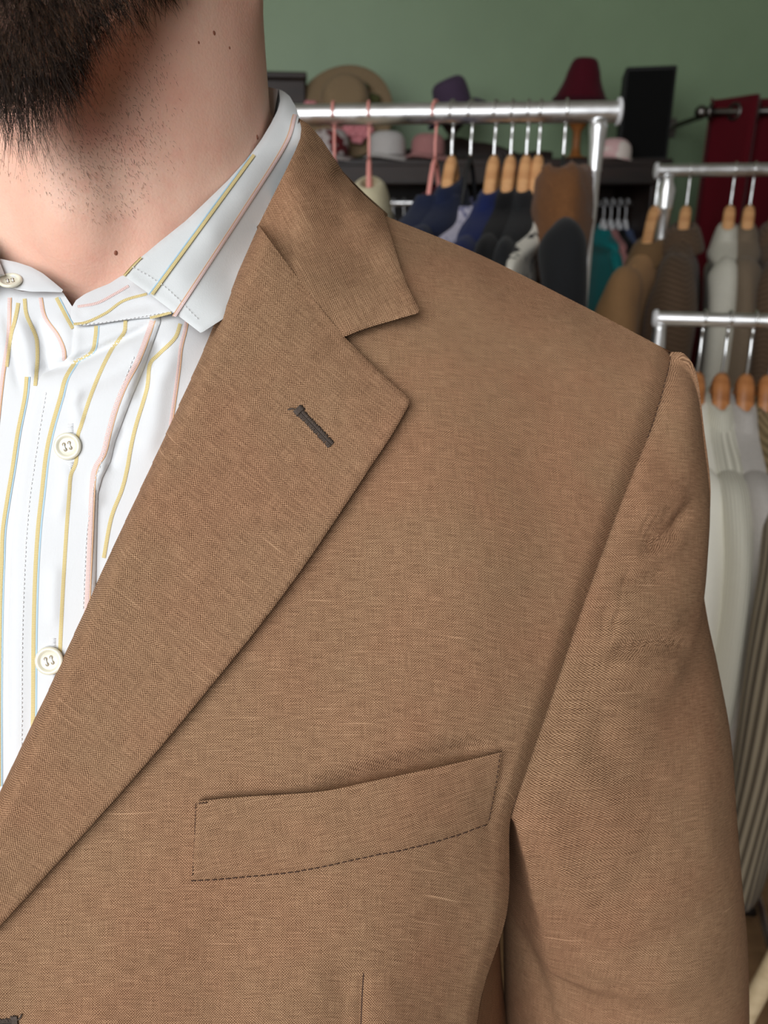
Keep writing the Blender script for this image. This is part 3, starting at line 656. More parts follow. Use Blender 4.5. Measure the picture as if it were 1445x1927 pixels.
def skinmat():
    t = NT('skin'); v = t.obj()
    a = t.noise(v, 26, 4, 0.6); b = t.noise(v, 110, 3, 0.6); fine = t.noise(v, 900, 3, 0.65)
    c = t.mix(t.ramp(a, 0.35, 0.68), srgb(234, 192, 170), srgb(234, 180, 158))
    c = t.mix(t.ramp(b, 0.52, 0.75, 0, 0.35), c, srgb(226, 158, 140))
    c = t.mix(t.ramp(fine, 0.55, 0.8, 0, 0.18), c, srgb(196, 144, 124))
    # patch of shaving redness at the throat
    d = t.n('ShaderNodeVectorMath', operation='DISTANCE'); t.l(v, d.inputs[0]); d.inputs[1].default_value = RED
    red = t.math('MULTIPLY', t.ramp(d.outputs['Value'], 0.002, 0.022, 1, 0), t.ramp(b, 0.42, 0.6))
    c = t.mix(t.math('MULTIPLY', red, 0.16), c, srgb(206, 124, 116))
    t.set(color=c, rough=0.52, spec=0.35)
    t.b.inputs['Subsurface Weight'].default_value = 0.25; t.b.inputs['Subsurface Radius'].default_value = (0.006, 0.0022, 0.0012)
    t.b.inputs['Subsurface Scale'].default_value = 0.8
    vo = t.n('ShaderNodeTexVoronoi'); t.l(v, vo.inputs['Vector']); vo.inputs['Scale'].default_value = 750
    t.bump(t.math('ADD', t.math('MULTIPLY', vo.outputs['Distance'], 0.6), fine), 0.28, 0.0004)
    return t.mat
BV = BVHTree.FromPolygons(SV.tolist(), SF)
def cast(px, py):
    d = Vector((FW + RT * (px - CX) / K - UP * (py - CY) / K).tolist()).normalized()
    h = BV.ray_cast(Vector((0, 0, CAMZ)), d)
    return (np.array(h[0][:]), np.array(h[1][:])) if h[0] is not None else (None, None)
h, _ = cast(160, 225); RED = tuple((h - POFF).tolist())
mb = MB(); mb.add(SV, SF); part(mb, 'body', skinmat(), person)
M_MOLE = plain('mole_brown', srgb(140, 84, 62), 0.5, nscale=900)
for x, y, r in [(403, 62, .0007), (432, 90, .0005), (484, 258, .00085), (218, 476, .0008), (374, 80, .00045)]:
    h, n = cast(x, y)
    if h is None: continue
    mb = MB(); M = np.array(Vector(n.tolist()).to_track_quat('Z', 'Y').to_matrix())
    mb.ell(h, (r, r * 1.25, r * 0.35), 12, M); part(mb, 'mole', M_MOLE, person)
# eyes
mb0 = NT('eye_white').set(color=(.8, .78, .75), rough=0.15).mat; mi0 = plain('iris_brown', srgb(70, 44, 28), 0.2, nscale=900)
for s in (-1, 1):
    e = MB(); e.ell((XC + s * .031, .3085, 1.668), (.0120, .0115, .0105), 20); eo = part(e, 'eye', mb0, person)
    e = MB(); e.ell((XC + s * .031, .2982, 1.668), (.0055, .0022, .0055), 16); part(e, 'iris', mi0, eo)

# ------------------------------------------------------------------ hair
def hairmat():
    t = NT('dark_brown_hair'); v = t.obj(); f = t.noise(v, 420, 2)
    t.set(color=t.mix(t.ramp(f, 0.4, 0.75), srgb(34, 25, 20), srgb(86, 64, 48)), rough=0.42, spec=0.4); return t.mat
M_HAIR = hairmat()
def strand(mb, p, d, n, length, r, bend, seg=5, grav=0.35):
    pts = [p]; d = d / np.linalg.norm(d)
    for i in range(seg):
        d = d + bend / seg + np.array([0, 0, -grav]) / seg; d /= np.linalg.norm(d)
        pts.append(pts[-1] + d * length / seg)
    pts = np.array(pts); rad = r * np.linspace(1, 0.25, seg + 1)
    T = np.gradient(pts, axis=0); T /= np.linalg.norm(T, axis=1)[:, None]
    a = np.cross(T, np.array([0.31, 0.77, 0.55])); a /= np.linalg.norm(a, axis=1)[:, None] + 1e-9; b = np.cross(T, a)
    ang = np.arange(3) * 2.0944
    G = pts[:, None] + rad[:, None, None] * (np.cos(ang)[None, :, None] * a[:, None] + np.sin(ang)[None, :, None] * b[:, None])
    mb.loft(G, False)
# beard roots: on the jaw and chin, found on the skin in three dimensions
JAWL = [(0, .284, 1.520), (.014, .294, 1.527), (.032, .322, 1.551), (.054, .372, 1.600), (.066, .395, 1.636), (.069, .400, 1.67)]
JP = crs(np.array(JAWL, float), 60)
beard = MB(); nb = 0
tri = [f for f in SF]
cent = np.array([SV[f].mean(0) for f in SF]); 
a3 = SV[[f[0] for f in SF]]; b3 = SV[[f[1] for f in SF]]; c3 = SV[[f[2] for f in SF]]
nrm = np.cross(b3 - a3, c3 - a3); nrm /= np.linalg.norm(nrm, axis=1)[:, None] + 1e-12
sx = np.abs(cent[:, 0] - XC)
Q = np.stack([sx, cent[:, 1], cent[:, 2]], -1)
near = np.full(len(Q), 9.0); tpar = np.zeros(len(Q))
sel = (cent[:, 2] > 1.46) & (cent[:, 2] < 1.68) & (cent[:, 1] < 0.41)
ids = np.where(sel)[0]
dd = np.linalg.norm(Q[ids][:, None] - JP[None], axis=2); near[ids] = dd.min(1); tpar[ids] = dd.argmin(1) / 59
lip = (np.abs(cent[:, 0] - XC) < 0.020) & (np.abs(cent[:, 2] - 1.584) < 0.013)
under = cent[:, 2] < 1.545
wd = 0.030 - 0.013 * tpar - 0.014 * (nrm[:, 2] < -.6) * (cent[:, 1] > .305)
beardf = ((near < wd) & ~lip & sel) | ((np.abs(cent[:, 0] - XC) < .030) & (cent[:, 2] > 1.600) & (cent[:, 2] < 1.616) & (cent[:, 1] < .315))
fi = np.where(beardf)[0]
for i in fi:
    t = tpar[i]; p = cent[i]; n = nrm[i]; s = 1 if p[0] >= XC else -1
    dens = np.clip((wd[i] - near[i]) / 0.008, 0.12, 1)
    k = RNG.poisson((17.0 if t < 0.3 else 9.0) * dens)
    for _ in range(k):
        f = SF[i]; w = RNG.dirichlet([1] * len(f)); p0 = (SV[f] * w[:, None]).sum(0)
        down = np.array([0.15 * s * (t > .3), -0.15 + 0.35 * (t > 0.35), -1.0])
        d = n * 0.5 + down * 0.85 + RNG.normal(0, 0.26, 3)
        L = (0.030 - 0.019 * min(1, abs(p[0] - XC) / 0.022)) * RNG.uniform(0.55, 1.15) * (0.5 + 0.5 * dens)
        strand(beard, p0, d, n, L, RNG.uniform(.00008, .00014), RNG.normal(0, .35, 3), 5, 0.45)
part(beard, 'beard', M_HAIR, person)['label'] = 'thick dark brown beard'
stub = MB()
for _ in range(4200):
    px, py = RNG.uniform(-40, 350), RNG.uniform(60, 430)
    # clear skin towards the side of the neck and below the throat
    if px > 345 - max(0, py - 300) * 0.8 or py > 250 + 0.45 * (px + 40) + 70 or py > 420 - max(0, px - 230) * 0.6: continue
    if RNG.random() > (0.42 + 0.3 * (py < 330)) * min(1, max(0, (352 - px) / 90)): continue
    h, n = cast(px, py)
    if h is None or h[1] > .42: continue
    strand(stub, h, n * 0.35 + np.array([0.35, 0, -0.9]) + RNG.normal(0, .25, 3), n, RNG.uniform(.0006, .0019), .00006, np.zeros(3), 2, 0)
part(stub, 'stubble', M_HAIR, person)['kind'] = 'stuff'
hc = MB()                                      # hair of the head: shell with strands
th = np.linspace(0.02, 2.0, 26); aa = np.arange(48) * 2 * math.pi / 48
G = np.zeros((26, 48, 3))
for j, a in enumerate(aa):
    front = max(0, -math.sin(a)); lim = 2.25 - 1.05 * front ** 1.5
    tt = th / 2.0 * lim
    rr = np.array([.083, .104, .112])
    G[:, j] = np.stack([XC + rr[0] * np.sin(tt) * math.cos(a), .407 + rr[1] * np.sin(tt) * math.sin(a), 1.690 + rr[2] * np.cos(tt)], -1)
hc.loft(G, True)
for _ in range(2500):
    i, j = RNG.integers(0, 26), RNG.integers(0, 48); p = G[i, j]; n = p - np.array([XC, .407, 1.69]); n /= np.linalg.norm(n)
    strand(hc, p - n * .002, n * .4 + np.array([0, .5, -.6]) + RNG.normal(0, .2, 3), n, RNG.uniform(.01, .022), .00012, np.zeros(3), 3, .4)
part(hc, 'hair', M_HAIR, person)
for s in (-1, 1):
    e = MB()
    for q in range(160):
        f = RNG.random(); strand(e, np.array([XC + s * (.014 + .034 * f), .296 + .010 * f, 1.692 + .006 * math.sin(f * 3) + RNG.normal(0, .0022)]), np.array([s * .9, -.15, .25]) + RNG.normal(0, .2, 3), None, .009, .00014, np.zeros(3), 3, .2)
    part(e, 'eyebrow', M_HAIR, person)

# ------------------------------------------------------------------ panels of cloth laid on a surface
def panel(poly, dfun, off, spacing=7, skirt=0.002, smooth_poly=True, rot=0.0, mirror=None):
    """polygon (pixel outline) filled with a fine mesh and laid on surface dfun, raised by off(px,py,dist to edge)"""
    P = np.asarray(poly, float)
    B = resamp(np.vstack([P, P[:1]]), int(np.linalg.norm(np.diff(np.vstack([P, P[:1]]), axis=0), axis=1).sum() / spacing))[:-1]
    x0, y0 = B.min(0); x1, y1 = B.max(0)
    gx, gy = np.meshgrid(np.arange(x0, x1, spacing), np.arange(y0, y1, spacing * .88))
    gx = gx + (np.arange(gx.shape[0]) % 2)[:, None] * spacing / 2
    closed = np.vstack([B, B[:1]])
    gx, gy = gx.ravel(), gy.ravel()
    m = inside(gx, gy, B); gx, gy = gx[m], gy[m]
    dd, _ = pdist(gx, gy, closed); m = dd > spacing * .55; gx, gy = gx[m], gy[m]
    pts = [Vector((float(a), float(b))) for a, b in np.vstack([B, np.stack([gx, gy], -1)])]
    nB = len(B)
    vo, _, fo, *_r = delaunay_2d_cdt(pts, [], [list(range(nB))], 1, 1e-4)
    X = np.array([v.x for v in vo]); Y = np.array([v.y for v in vo])
    D, _ = pdist(X, Y, closed)
    d = dfun(X, Y) - off(X, Y, D)
    V = W(X, Y, d)
    c, s = math.cos(rot), math.sin(rot)
    xm, ym = (X - CX) * d / K, (Y - CY) * d / K
    uv = np.stack([c * xm - s * ym, s * xm + c * ym], -1)
    F = [list(f) for f in fo]
    mb = MB(); mb.add(V, F, uv)
    if skirt:
        # find the boundary loop again by position
        key = {(round(float(v.x), 2), round(float(v.y), 2)): i for i, v in enumerate(vo)}
        loop = [key.get((round(float(b[0]), 2), round(float(b[1]), 2))) for b in B]
        loop = [i for i in loop if i is not None]
        sk_ = skirt(X[loop], Y[loop]) if callable(skirt) else skirt
        G = np.stack([V[loop], W(X[loop], Y[loop], d[loop] + sk_ * .5), W(X[loop], Y[loop], d[loop] + sk_)], 0)
        mb.grid(G, np.stack([uv[loop]] * 3, 0), cv=True)
    return mb
def ribbon(mb, line, width, dfun, off, step=4):
    L = crs_open(line, step); T = np.gradient(L, axis=0); T /= np.linalg.norm(T, axis=1)[:, None] + 1e-9
    N = np.stack([-T[:, 1], T[:, 0]], -1)
    rows = []
    for q in (-1, -.5, 0, .5, 1):
        p = L + N * (q * width / 2); h = off + .00012 * (1 - abs(q))
        rows.append(W(p[:, 0], p[:, 1], dfun(p[:, 0], p[:, 1]) - h))
    s = np.concatenate([[0], np.cumsum(np.linalg.norm(np.diff(rows[2], axis=0), axis=1))])
    uv = np.stack([np.stack([np.full(len(s), k * .001), s], -1) for k in range(5)], 0)
    mb.grid(np.array(rows), uv)
def stitches(mb, line, dfun, off, length=5.5, gap=4.0, rad=.00022, jit=0.5):
    L = resamp(crs_open(line, 2), 4000); s = np.concatenate([[0], np.cumsum(np.linalg.norm(np.diff(L, axis=0), axis=1))])
    q = 0.0
    while q + length < s[-1]:
        t = np.linspace(q, q + length, 4); x = np.interp(t, s, L[:, 0]) + RNG.normal(0, jit * .4); y = np.interp(t, s, L[:, 1]) + RNG.normal(0, jit * .4)
        h = off + np.array([-.0002, .00012, .00012, -.0002])
        mb.tube(W(x, y, dfun(x, y) - h), rad, 5)
        q += length + gap
zero = lambda x, y, D: np.zeros_like(x)

# ------------------------------------------------------------------ shirt
shirt = bpy.data.objects.new('shirt', None); COL.objects.link(shirt); shirt.parent = person
shirt['label'] = 'white shirt with thin yellow, blue and pink stripes'
_ds = TPS([(140, 575, .3065), (330, 620, .3015), (0, 560, .306), (60, 540, .308), (-80, 520, .312), (-200, 560, .325), (230, 540, .3105), (110, 840, .297), (250, 900, .296), (0, 800, .299), (300, 750, .298),
           (80, 1243, .2935), (0, 1490, .2935), (150, 1200, .294), (-250, 800, .312), (-250, 1300, .300), (-100, 1000, .299), (420, 700, .309), (420, 1000, .306), (300, 1300, .299), (200, 1700, .297), (-150, 1700, .297), (450, 560, .325)])
SHF = [([(60, 706), (86, 696), (140, 681), (200, 655), (266, 622), (300, 600)], -.0022, 10), ([(80, 742), (150, 722), (230, 690), (290, 650)], .0016, 26),
       ([(70, 600), (85, 650), (92, 700)], -.0016, 12), ([(30, 590), (48, 650), (60, 730)], .0014, 14), ([(12, 580), (20, 640), (40, 740)], -.0012, 9),
       ([(110, 590), (130, 640), (118, 690)], .0013, 18), ([(310, 640), (275, 700), (262, 760)], -.0014, 14), ([(330, 650), (300, 720), (290, 800), (270, 870)], .0012, 22),
       ([(150, 800), (140, 760), (150, 730)], .0008, 10), ([(120, 870), (125, 900), (110, 980)], .0007, 12), ([(100, 1180), (100, 1120), (104, 1060)], .0008, 14), ([(95, 1275), (85, 1350), (80, 1420)], .0007, 14),
       ([(205, 870), (188, 900), (180, 960)], .0010, 14), ([(235, 800), (215, 850), (200, 890)], -.0008, 10), ([(10, 1000), (0, 1200), (5, 1400)], -.0012, 16), ([(40, 1060), (34, 1250), (30, 1450)], .0006, 18)]
def ds(x, y): return _ds(x, y) - 1.5 * folds(x, y, SHF)
front = [(-330, 560), (-200, 530), (-90, 520), (0, 536), (40, 548), (90, 549), (118, 550), (138, 580), (140, 608), (230, 598), (320, 585), (350, 560), (430, 560), (450, 700), (420, 900), (340, 1150), (250, 1400), (180, 1700), (-300, 1700), (-380, 1200)]
part(panel(front, ds, zero, 7, 0.0), 'shirt_front', M_SHIRT, shirt)
plk = [(140, 610), (230, 600), (300, 590), (302, 606), (286, 650), (270, 695), (250, 742), (230, 795), (216, 832), (208, 868), (192, 900), (184, 930), (182, 1000), (180, 1100), (176, 1250), (172, 1400), (168, 1600), (16, 1600), (17, 1400), (14, 1200), (20, 1040), (28, 960), (40, 868), (52, 790), (66, 735), (80, 704), (110, 690), (135, 665)]
plo = lambda x, y, D: .0006 + .0016 * np.clip(D / 9, 0, 1) ** .5
part(panel(plk, ds, plo, 6, 0.0024), 'placket', M_SHIRT, shirt)
dpl = lambda x, y: ds(x, y) - .0022
# buttoned-down stand of the open collar, both ends
_db = TPS([(140, 585, .302), (200, 575, .3035), (260, 560, .305), (330, 590, .3005), (230, 520, .312), (330, 540, .307), (0, 510, .305), (60, 525, .304), (115, 548, .3045), (-120, 490, .325), (-60, 500, .312)])
band = [(143, 565), (160, 553), (182, 543), (205, 534), (230, 518), (290, 520), (345, 575), (330, 588), (285, 597), (235, 602), (190, 609), (158, 613), (138, 608), (132, 596), (134, 580)]
bo = lambda x, y, D: .0006 * np.clip(D / 8, 0, 1) ** .5
dbd = lambda x, y: _db(x, y) - folds(x, y, [([(150, 590), (200, 570), (250, 545)], .0010, 12), ([(190, 600), (250, 580), (300, 570)], -.0008, 9)])
part(panel(band, dbd, bo, 6, .0022), 'collar_stand', M_SHIRT, shirt)
band2 = [(-130, 470), (-60, 478), (0, 487), (30, 493), (58, 502), (80, 514), (100, 530), (119, 546), (117, 550), (85, 549), (60, 549), (35, 546), (0, 536), (-60, 528), (-130, 530)]
part(panel(band2, _db, bo, 6, .0022), 'collar_stand', M_SHIRT, shirt)
# collar leaf, folded over and running round the neck
_dc = TPS([(232, 518, .2985), (375, 625, .2955), (290, 470, .3055), (350, 418, .3130), (415, 355, .3235), (470, 297, .3350), (505, 245, .3470), (522, 212, .357), (538, 192, .368), (528, 168, .392), (545, 180, .384),
           (558, 205, .366), (568, 240, .353), (590, 300, .362), (540, 330, .349), (485, 425, .3340), (430, 520, .3160), (420, 590, .302), (340, 520, .3025), (400, 440, .3130), (460, 370, .3275), (520, 270, .3440), (540, 240, .351), (300, 570, .2985)])
leaf = [(232, 518), (262, 487), (300, 455), (350, 415), (392, 375), (430, 338), (466, 298), (492, 262), (510, 232), (522, 208), (527, 190), (526, 176), (524, 168), (533, 171), (545, 181), (556, 200), (564, 222), (572, 246), (590, 300), (560, 360), (520, 430), (470, 520), (420, 600), (378, 627), (330, 590), (285, 556), (255, 535)]
FOLDL = np.array(leaf[:13], float)
def leafoff(x, y, D):
    e, _ = pdist(x, y, FOLDL)
    return .0022 * np.sqrt(np.clip(1 - (1 - np.clip(e / 14, 0, 1)) ** 2, 0, 1)) + .0006 * np.clip(D / 6, 0, 1)
dcl = lambda x, y: _dc(x, y)
mbl = panel(leaf, dcl, leafoff, 6, .0022)
lastQ = W(*np.array([(524, 168, .392), (545, 181, .386), (560, 212, .376), (575, 252, .360), (588, 300, .362)]).T)
AX = np.array([XC, .400])
def swing(Q, m, rise, a_end=math.pi / 2):
    """carry a cross-section round the neck axis to the centre back"""
    out = []
    for q in Q:
        r = np.linalg.norm(q[:2] - AX); a = math.atan2(q[1] - AX[1], q[0] - AX[0])
        aa = np.linspace(a, a_end, m); out.append(np.stack([AX[0] + r * np.cos(aa), AX[1] + r * np.sin(aa), q[2] + rise * np.sin(np.linspace(0, math.pi / 2, m))], -1))
    return np.array(out)
mbl.grid(swing(lastQ, 14, .012))
inner = lastQ[0] + np.array([[0, 0, 0], [-.003, 0, -.012], [-.005, .0, -.030]]); mbl.grid(swing(inner, 14, .012))
def mir(V, sh=0.0):
    V = np.array(V); V[:, 0] = 2 * XC - V[:, 0]; return V
def mirrored(mb, fn=mir):
    m = MB(); m.v = [fn(v) for v in mb.v]; m.f = [f[::-1] for f in mb.f]; m.uv = mb.uv; m.mi = mb.mi; m.n = mb.n; return m
part(mbl, 'collar_leaf', M_COLLAR, shirt); part(mirrored(mbl), 'collar_leaf', M_COLLAR, shirt)
dcs = lambda x, y: _dc(x, y) - leafoff(x, y, np.full(np.shape(x), 99.))
# woven stripes
YB = [[(143, 679), (123, 712), (113, 749), (96, 809), (86, 859), (78, 932), (71, 998), (66, 1083), (63, 1194), (62, 1332), (60, 1480)]]
Yp = [[(222, 642), (209, 659), (189, 699), (169, 749), (153, 799), (146, 822), (143, 869), (133, 895), (130, 932), (125, 998), (119, 1097), (114, 1199), (108, 1350)], [(181, 613), (179, 636), (172, 663), (143, 681)], [(236, 603), (234, 624), (222, 642)]]
Pp = [[(286, 603), (272, 643), (256, 683), (233, 726), (216, 769), (203, 815), (193, 855), (179, 879), (173, 908), (169, 998), (166, 1066), (160, 1200)]]
Yf = [[(339, 609), (329, 636), (299, 666), (282, 686), (276, 732), (256, 799), (246, 842), (239, 882), (229, 922), (209, 975), (195, 1050)], [(46, 562), (50, 593), (66, 629), (70, 649), (70, 683), (66, 726)], [(106, 560), (123, 593), (137, 618)],
      [(50, 709), (46, 749), (33, 815), (23, 882), (13, 942), (5, 998), (3, 1055), (0, 1138), (-2, 1300), (-2, 1480)], [(34, 570), (32, 583), (27, 606), (20, 633), (12, 690)], [(-40, 570), (-45, 700), (-60, 900), (-70, 1200)]]
Pf = [[(351, 600), (347, 623), (339, 656), (334, 702), (320, 800)], [(75, 560), (83, 596), (106, 629), (118, 656), (120, 679)], [(17, 560), (15, 629), (10, 666), (3, 716), (-6, 800), (-20, 950)]]
shift = lambda L, dx: [[(x + dx, y) for x, y in p] for p in L]
def stripes(name, lists, mat):
    m = MB()
    for L, wid, df, off in lists:
        for p in L: ribbon(m, p, wid, df, off)
    part(m, 'stripe', mat, shirt)['label'] = name
F1, F2, F3 = .00022, .00010, .0009
leafY = [[(478, 291), (380, 425), (286, 554)]]; leafP = [[(556, 215), (536, 274), (457, 399), (340, 577), (330, 594)]]
bandY = [[(276, 553), (232, 566), (199, 589), (163, 606), (138, 610)], [(322, 588), (300, 594), (282, 598)]]; bandP = [[(242, 538), (216, 553), (183, 570), (146, 577)]]
stripes('woven yellow stripe', [(YB, 7.5, dpl, F2), (Yp, 7.0, dpl, F2), (Yf, 7.0, ds, F1), (leafY, 6, dcs, .0008), ([[(266, 484), (250, 500), (233, 519)]], 4, dcs, .0006), (bandY, 5, dbd, .0008)], M_YEL)
stripes('woven pink stripe', [(Pp, 8, dpl, F2), (Pf, 5.5, ds, F1), (leafP, 6, dcs, .0008), (bandP, 5, dbd, .0008)], M_PINK)
stripes('thin blue stripe', [(shift(YB, 6), 3, dpl, F2), (shift(Yf[2:4], 5.5), 2.5, ds, F1), (shift(Yp[1:2], 5), 2.5, dpl, F2), (shift(leafY, -6), 2.5, dcs, .0008)], M_BLUE)
stripes('thin orange stripe', [(shift(Pp, 6), 2.2, dpl, F2), (shift(Pf, 4), 2, ds, F1), (shift(leafP, -4), 2, dcs, .0008)], M_ORG)
st = MB()
for ln in ([(87, 738), (76, 800), (64, 880), (55, 950), (48, 1040), (42, 1200), (41, 1360), (40, 1500)], [(252, 672), (232, 722), (214, 772), (200, 822), (190, 872), (178, 908), (164, 1000), (160, 1060), (156, 1150)]):
    stitches(st, ln, dpl, .0001, 5, 3.6, .00016)
stitches(st, [(249, 502), (286, 523), (320, 548), (374, 602)], dcs, .0007, 4.5, 3.2, .00014)
stitches(st, [(150, 611), (200, 606), (260, 597), (325, 586)], _db, .0007, 4.5, 3.2, .00014)
part(st, 'stitching', M_WTHREAD, shirt)['kind'] = 'stuff'
def button(px, py, rpx, df, tilt=(0, 0), holes=True):
    d = float(df(np.array([px]), np.array([py]))[0]) - .0008
    c = W(px, py, d); r = rpx * d / K
    M = Matrix((RT.tolist(), UP.tolist(), (-FW).tolist())).transposed() @ Euler((tilt[0], tilt[1], 0.3)).to_matrix()
    m = MB(); h = r * .28
    prof = [(.001 * r, 0), (r * .9, 0), (r, h * .35), (r * .97, h * .75), (r * .86, h), (r * .74, h * .92), (r * .66, h * .55), (r * .60, h * .42), (r * .3, h * .40), (.001 * r, h * .40)]
    T = lambda V: xf(np.asarray(V, float), M) + c
    a = np.arange(40) * 2 * math.pi / 40
    m.loft(np.array([T([(q * math.cos(t), q * math.sin(t), z) for t in a]) for q, z in prof]), False)
    hp = [(.2 * r * sx_, .2 * r * sy_) for sx_ in (-1, 1) for sy_ in (-1, 1)]
    m.m = 1
    for x, y in hp:
        a2 = np.arange(12) * 2 * math.pi / 12
        m.loft(np.array([T([(x + q * r * math.cos(t), y + q * r * math.sin(t), z) for t in a2]) for q, z in ((.145, h * .415), (.10, h * .43), (.01, h * .425))]), False)
    m.m = 2
    for x in (-.2 * r, .2 * r):
        m.tube(T([(x, -.23 * r, h * .40), (x, -.1 * r, h * .62), (x, .1 * r, h * .62), (x, .23 * r, h * .40)]), r * .055, 6)
    part(m, 'button', [M_PEARL, M_PHOLE, M_WTHREAD], shirt)
button(128, 840, 26, dpl); button(94, 1243, 27, dpl); button(20, 530, 22, _db, (R(-35), R(20))); button(66, 1640, 27, dpl)
bh = MB()
for x, y0, y1 in ((133, 798, 884), (100, 1202, 1286)):
    for q in np.arange(y0, y1, 3.0):
        if y0 + 16 < q < y1 - 16: continue
        wq = 5 if q < y0 + 16 else max(1.5, 7 - (q - (y1 - 16)) * .4)
        xs = np.array([x - wq, x, x + wq]); ys = np.array([q, q + RNG.normal(0, .4), q])
        bh.tube(W(xs, ys, dpl(xs, ys) - np.array([0, .0003, 0])), .0002, 5)
part(bh, 'buttonhole_stitching', M_WTHREAD, shirt)['kind'] = 'stuff'
# back and sides of the shirt body, under the blazer
sb = MB(); rows = []
for z, rx, ry in [(1.44, .085, .085), (1.41, .16, .100), (1.36, .185, .108), (1.25, .185, .112), (1.1, .172, .115), (.95, .172, .115)]:
    a = np.linspace(-.25 * math.pi, 1.25 * math.pi, 40); rows.append(np.stack([XC + rx * np.cos(a), .405 + ry * np.sin(a), np.full(40, z)], -1))
sb.grid(crs(np.array(rows), 30)); part(sb, 'shirt_back', M_SHIRT, shirt)
# ------------------------------------------------------------------ blazer
blazer = bpy.data.objects.new('blazer', None); COL.objects.link(blazer); blazer.parent = person
blazer['label'] = 'brown plain-weave linen blazer with notch lapels'
# control net of the front: rows from the shoulder ridge to below the frame, columns from the opening to the armhole (pixel, pixel, depth)
CT = np.array([
 [(590, 340, .362), (716, 402, .362), (900, 478, .358), (1090, 572, .353), (1262, 662, .347)],
 [(590, 385, .342), (712, 426, .347), (893, 505, .343), (1079, 603, .340), (1256, 698, .338)],
 [(585, 470, .321), (710, 512, .325), (872, 610, .322), (1046, 722, .322), (1226, 800, .327)],
 [(520, 620, .305), (680, 680, .307), (840, 770, .305), (1005, 870, .309), (1170, 940, .317)],
 [(420, 850, .296), (600, 900, .295), (780, 970, .293), (950, 1060, .297), (1100, 1130, .307)],
 [(300, 1100, .2895), (490, 1130, .2875), (690, 1190, .286), (880, 1260, .290), (1035, 1320, .301)],
 [(180, 1330, .2855), (380, 1360, .283), (610, 1400, .281), (830, 1440, .286), (986, 1462, .299)],
 [(80, 1520, .284), (300, 1540, .281), (560, 1570, .280), (790, 1590, .285), (960, 1545, .303)],
 [(0, 1700, .284), (230, 1720, .282), (520, 1740, .282), (770, 1750, .288), (954, 1715, .309)],
 [(-60, 1880, .287), (180, 1900, .286), (490, 1910, .286), (750, 1910, .294), (903, 1890, .317)],
 [(-100, 2150, .296), (150, 2150, .293), (480, 2150, .294), (735, 2150, .304), (880, 2120, .330)]], float)
_dj = TPS(np.vstack([CT.reshape(-1, 3), [(487, 424, .3195), (440, 530, .3100), (395, 628, .3040), (540, 440, .3210)]]))
WELT_T = [(372, 1508), (450, 1500), (600, 1490), (700, 1470), (850, 1438), (945, 1415)]
WELT_B = [(918, 1551), (860, 1572), (780, 1595), (700, 1611), (560, 1640), (430, 1653), (360, 1658)]
JF = [([(590, 1482), (700, 1455), (800, 1430), (880, 1412), (930, 1405)], -.0048, 19),      # gaping pocket mouth
      ([(400, 1494), (520, 1484), (640, 1470)], -.0010, 10),
      ([(684, 1830), (681, 1880), (678, 1960)], -.0016, 9), ([(640, 1800), (650, 1900), (640, 2000)], -.0026, 34), ([(720, 1840), (730, 1930)], .0012, 35),
      ([(420, 1700), (400, 1850), (410, 2000)], -.0022, 60), ([(240, 1720), (200, 1850), (180, 2000)], .0020, 70), ([(60, 1760), (40, 1850), (20, 2000)], -.0015, 45),
      ([(800, 700), (860, 900), (900, 1150), (900, 1350)], .0016, 110), ([(1000, 780), (1020, 1000), (960, 1250)], -.0010, 60), ([(700, 1000), (640, 1250), (560, 1450)], -.0010, 80),
      ([(930, 1440), (925, 1520), (935, 1650)], -.0014, 26), ([(560, 1500), (620, 1590), (640, 1700)], .0008, 50), ([(800, 640), (980, 760), (1120, 820)], .0010, 60)]
def dj(x, y): return _dj(x, y) - folds(x, y, JF)
px = crs(np.moveaxis(crs(CT, 330), 1, 0), 190); px = np.moveaxis(px, 0, 1)     # rows x cols x 3
X, Y = px[..., 0], px[..., 1]
D = dj(X, Y)
tcol = np.linspace(0, 1, 190)[None, :]
trow = np.linspace(0, 10, 330)[:, None]
curl = np.clip((tcol - .955) / .045, 0, 1) ** 2 * .0055
D = D + curl
def wuv(X, Y, D): return np.stack([(X - CX) * D / K + (D - .29) * .3, (Y - CY) * D / K - (D - .29) * .8], -1)
G = W(X, Y, D); UVg = wuv(X, Y, D)
ext = []
for q in np.linspace(0, 1, 40)[1:]:
    ext.append(G[-1] + np.stack([0 * tcol[0], .025 * math.sin(q * 1.5) * np.ones(190), q * (0.74 - G[-1][:, 2])], -1))
ext = np.array(ext)
mbf = MB(); mbf.grid(np.vstack([G, ext]), np.vstack([UVg.reshape(-1, 2), (UVg[-1][None] + np.stack([0 * ext[..., 0], G[-1][None, :, 2] - ext[..., 2]], -1)).reshape(-1, 2)]))
def mirj(V):
    """other half of the blazer: it hangs open a little further out"""
    V = np.array(V); V[:, 0] = 2 * XC - V[:, 0]
    s = np.clip((1.40 - V[:, 2]) / .12, 0, 1); f = np.clip((.33 - V[:, 1]) / .06, 0, 1)
    V[:, 0] -= .040 * s * f; V[:, 1] += .016 * s * f
    return V
part(mbf, 'front_panel', M_BLAZER, blazer); part(mirrored(mbf, mirj), 'front_panel', M_BLAZER, blazer)
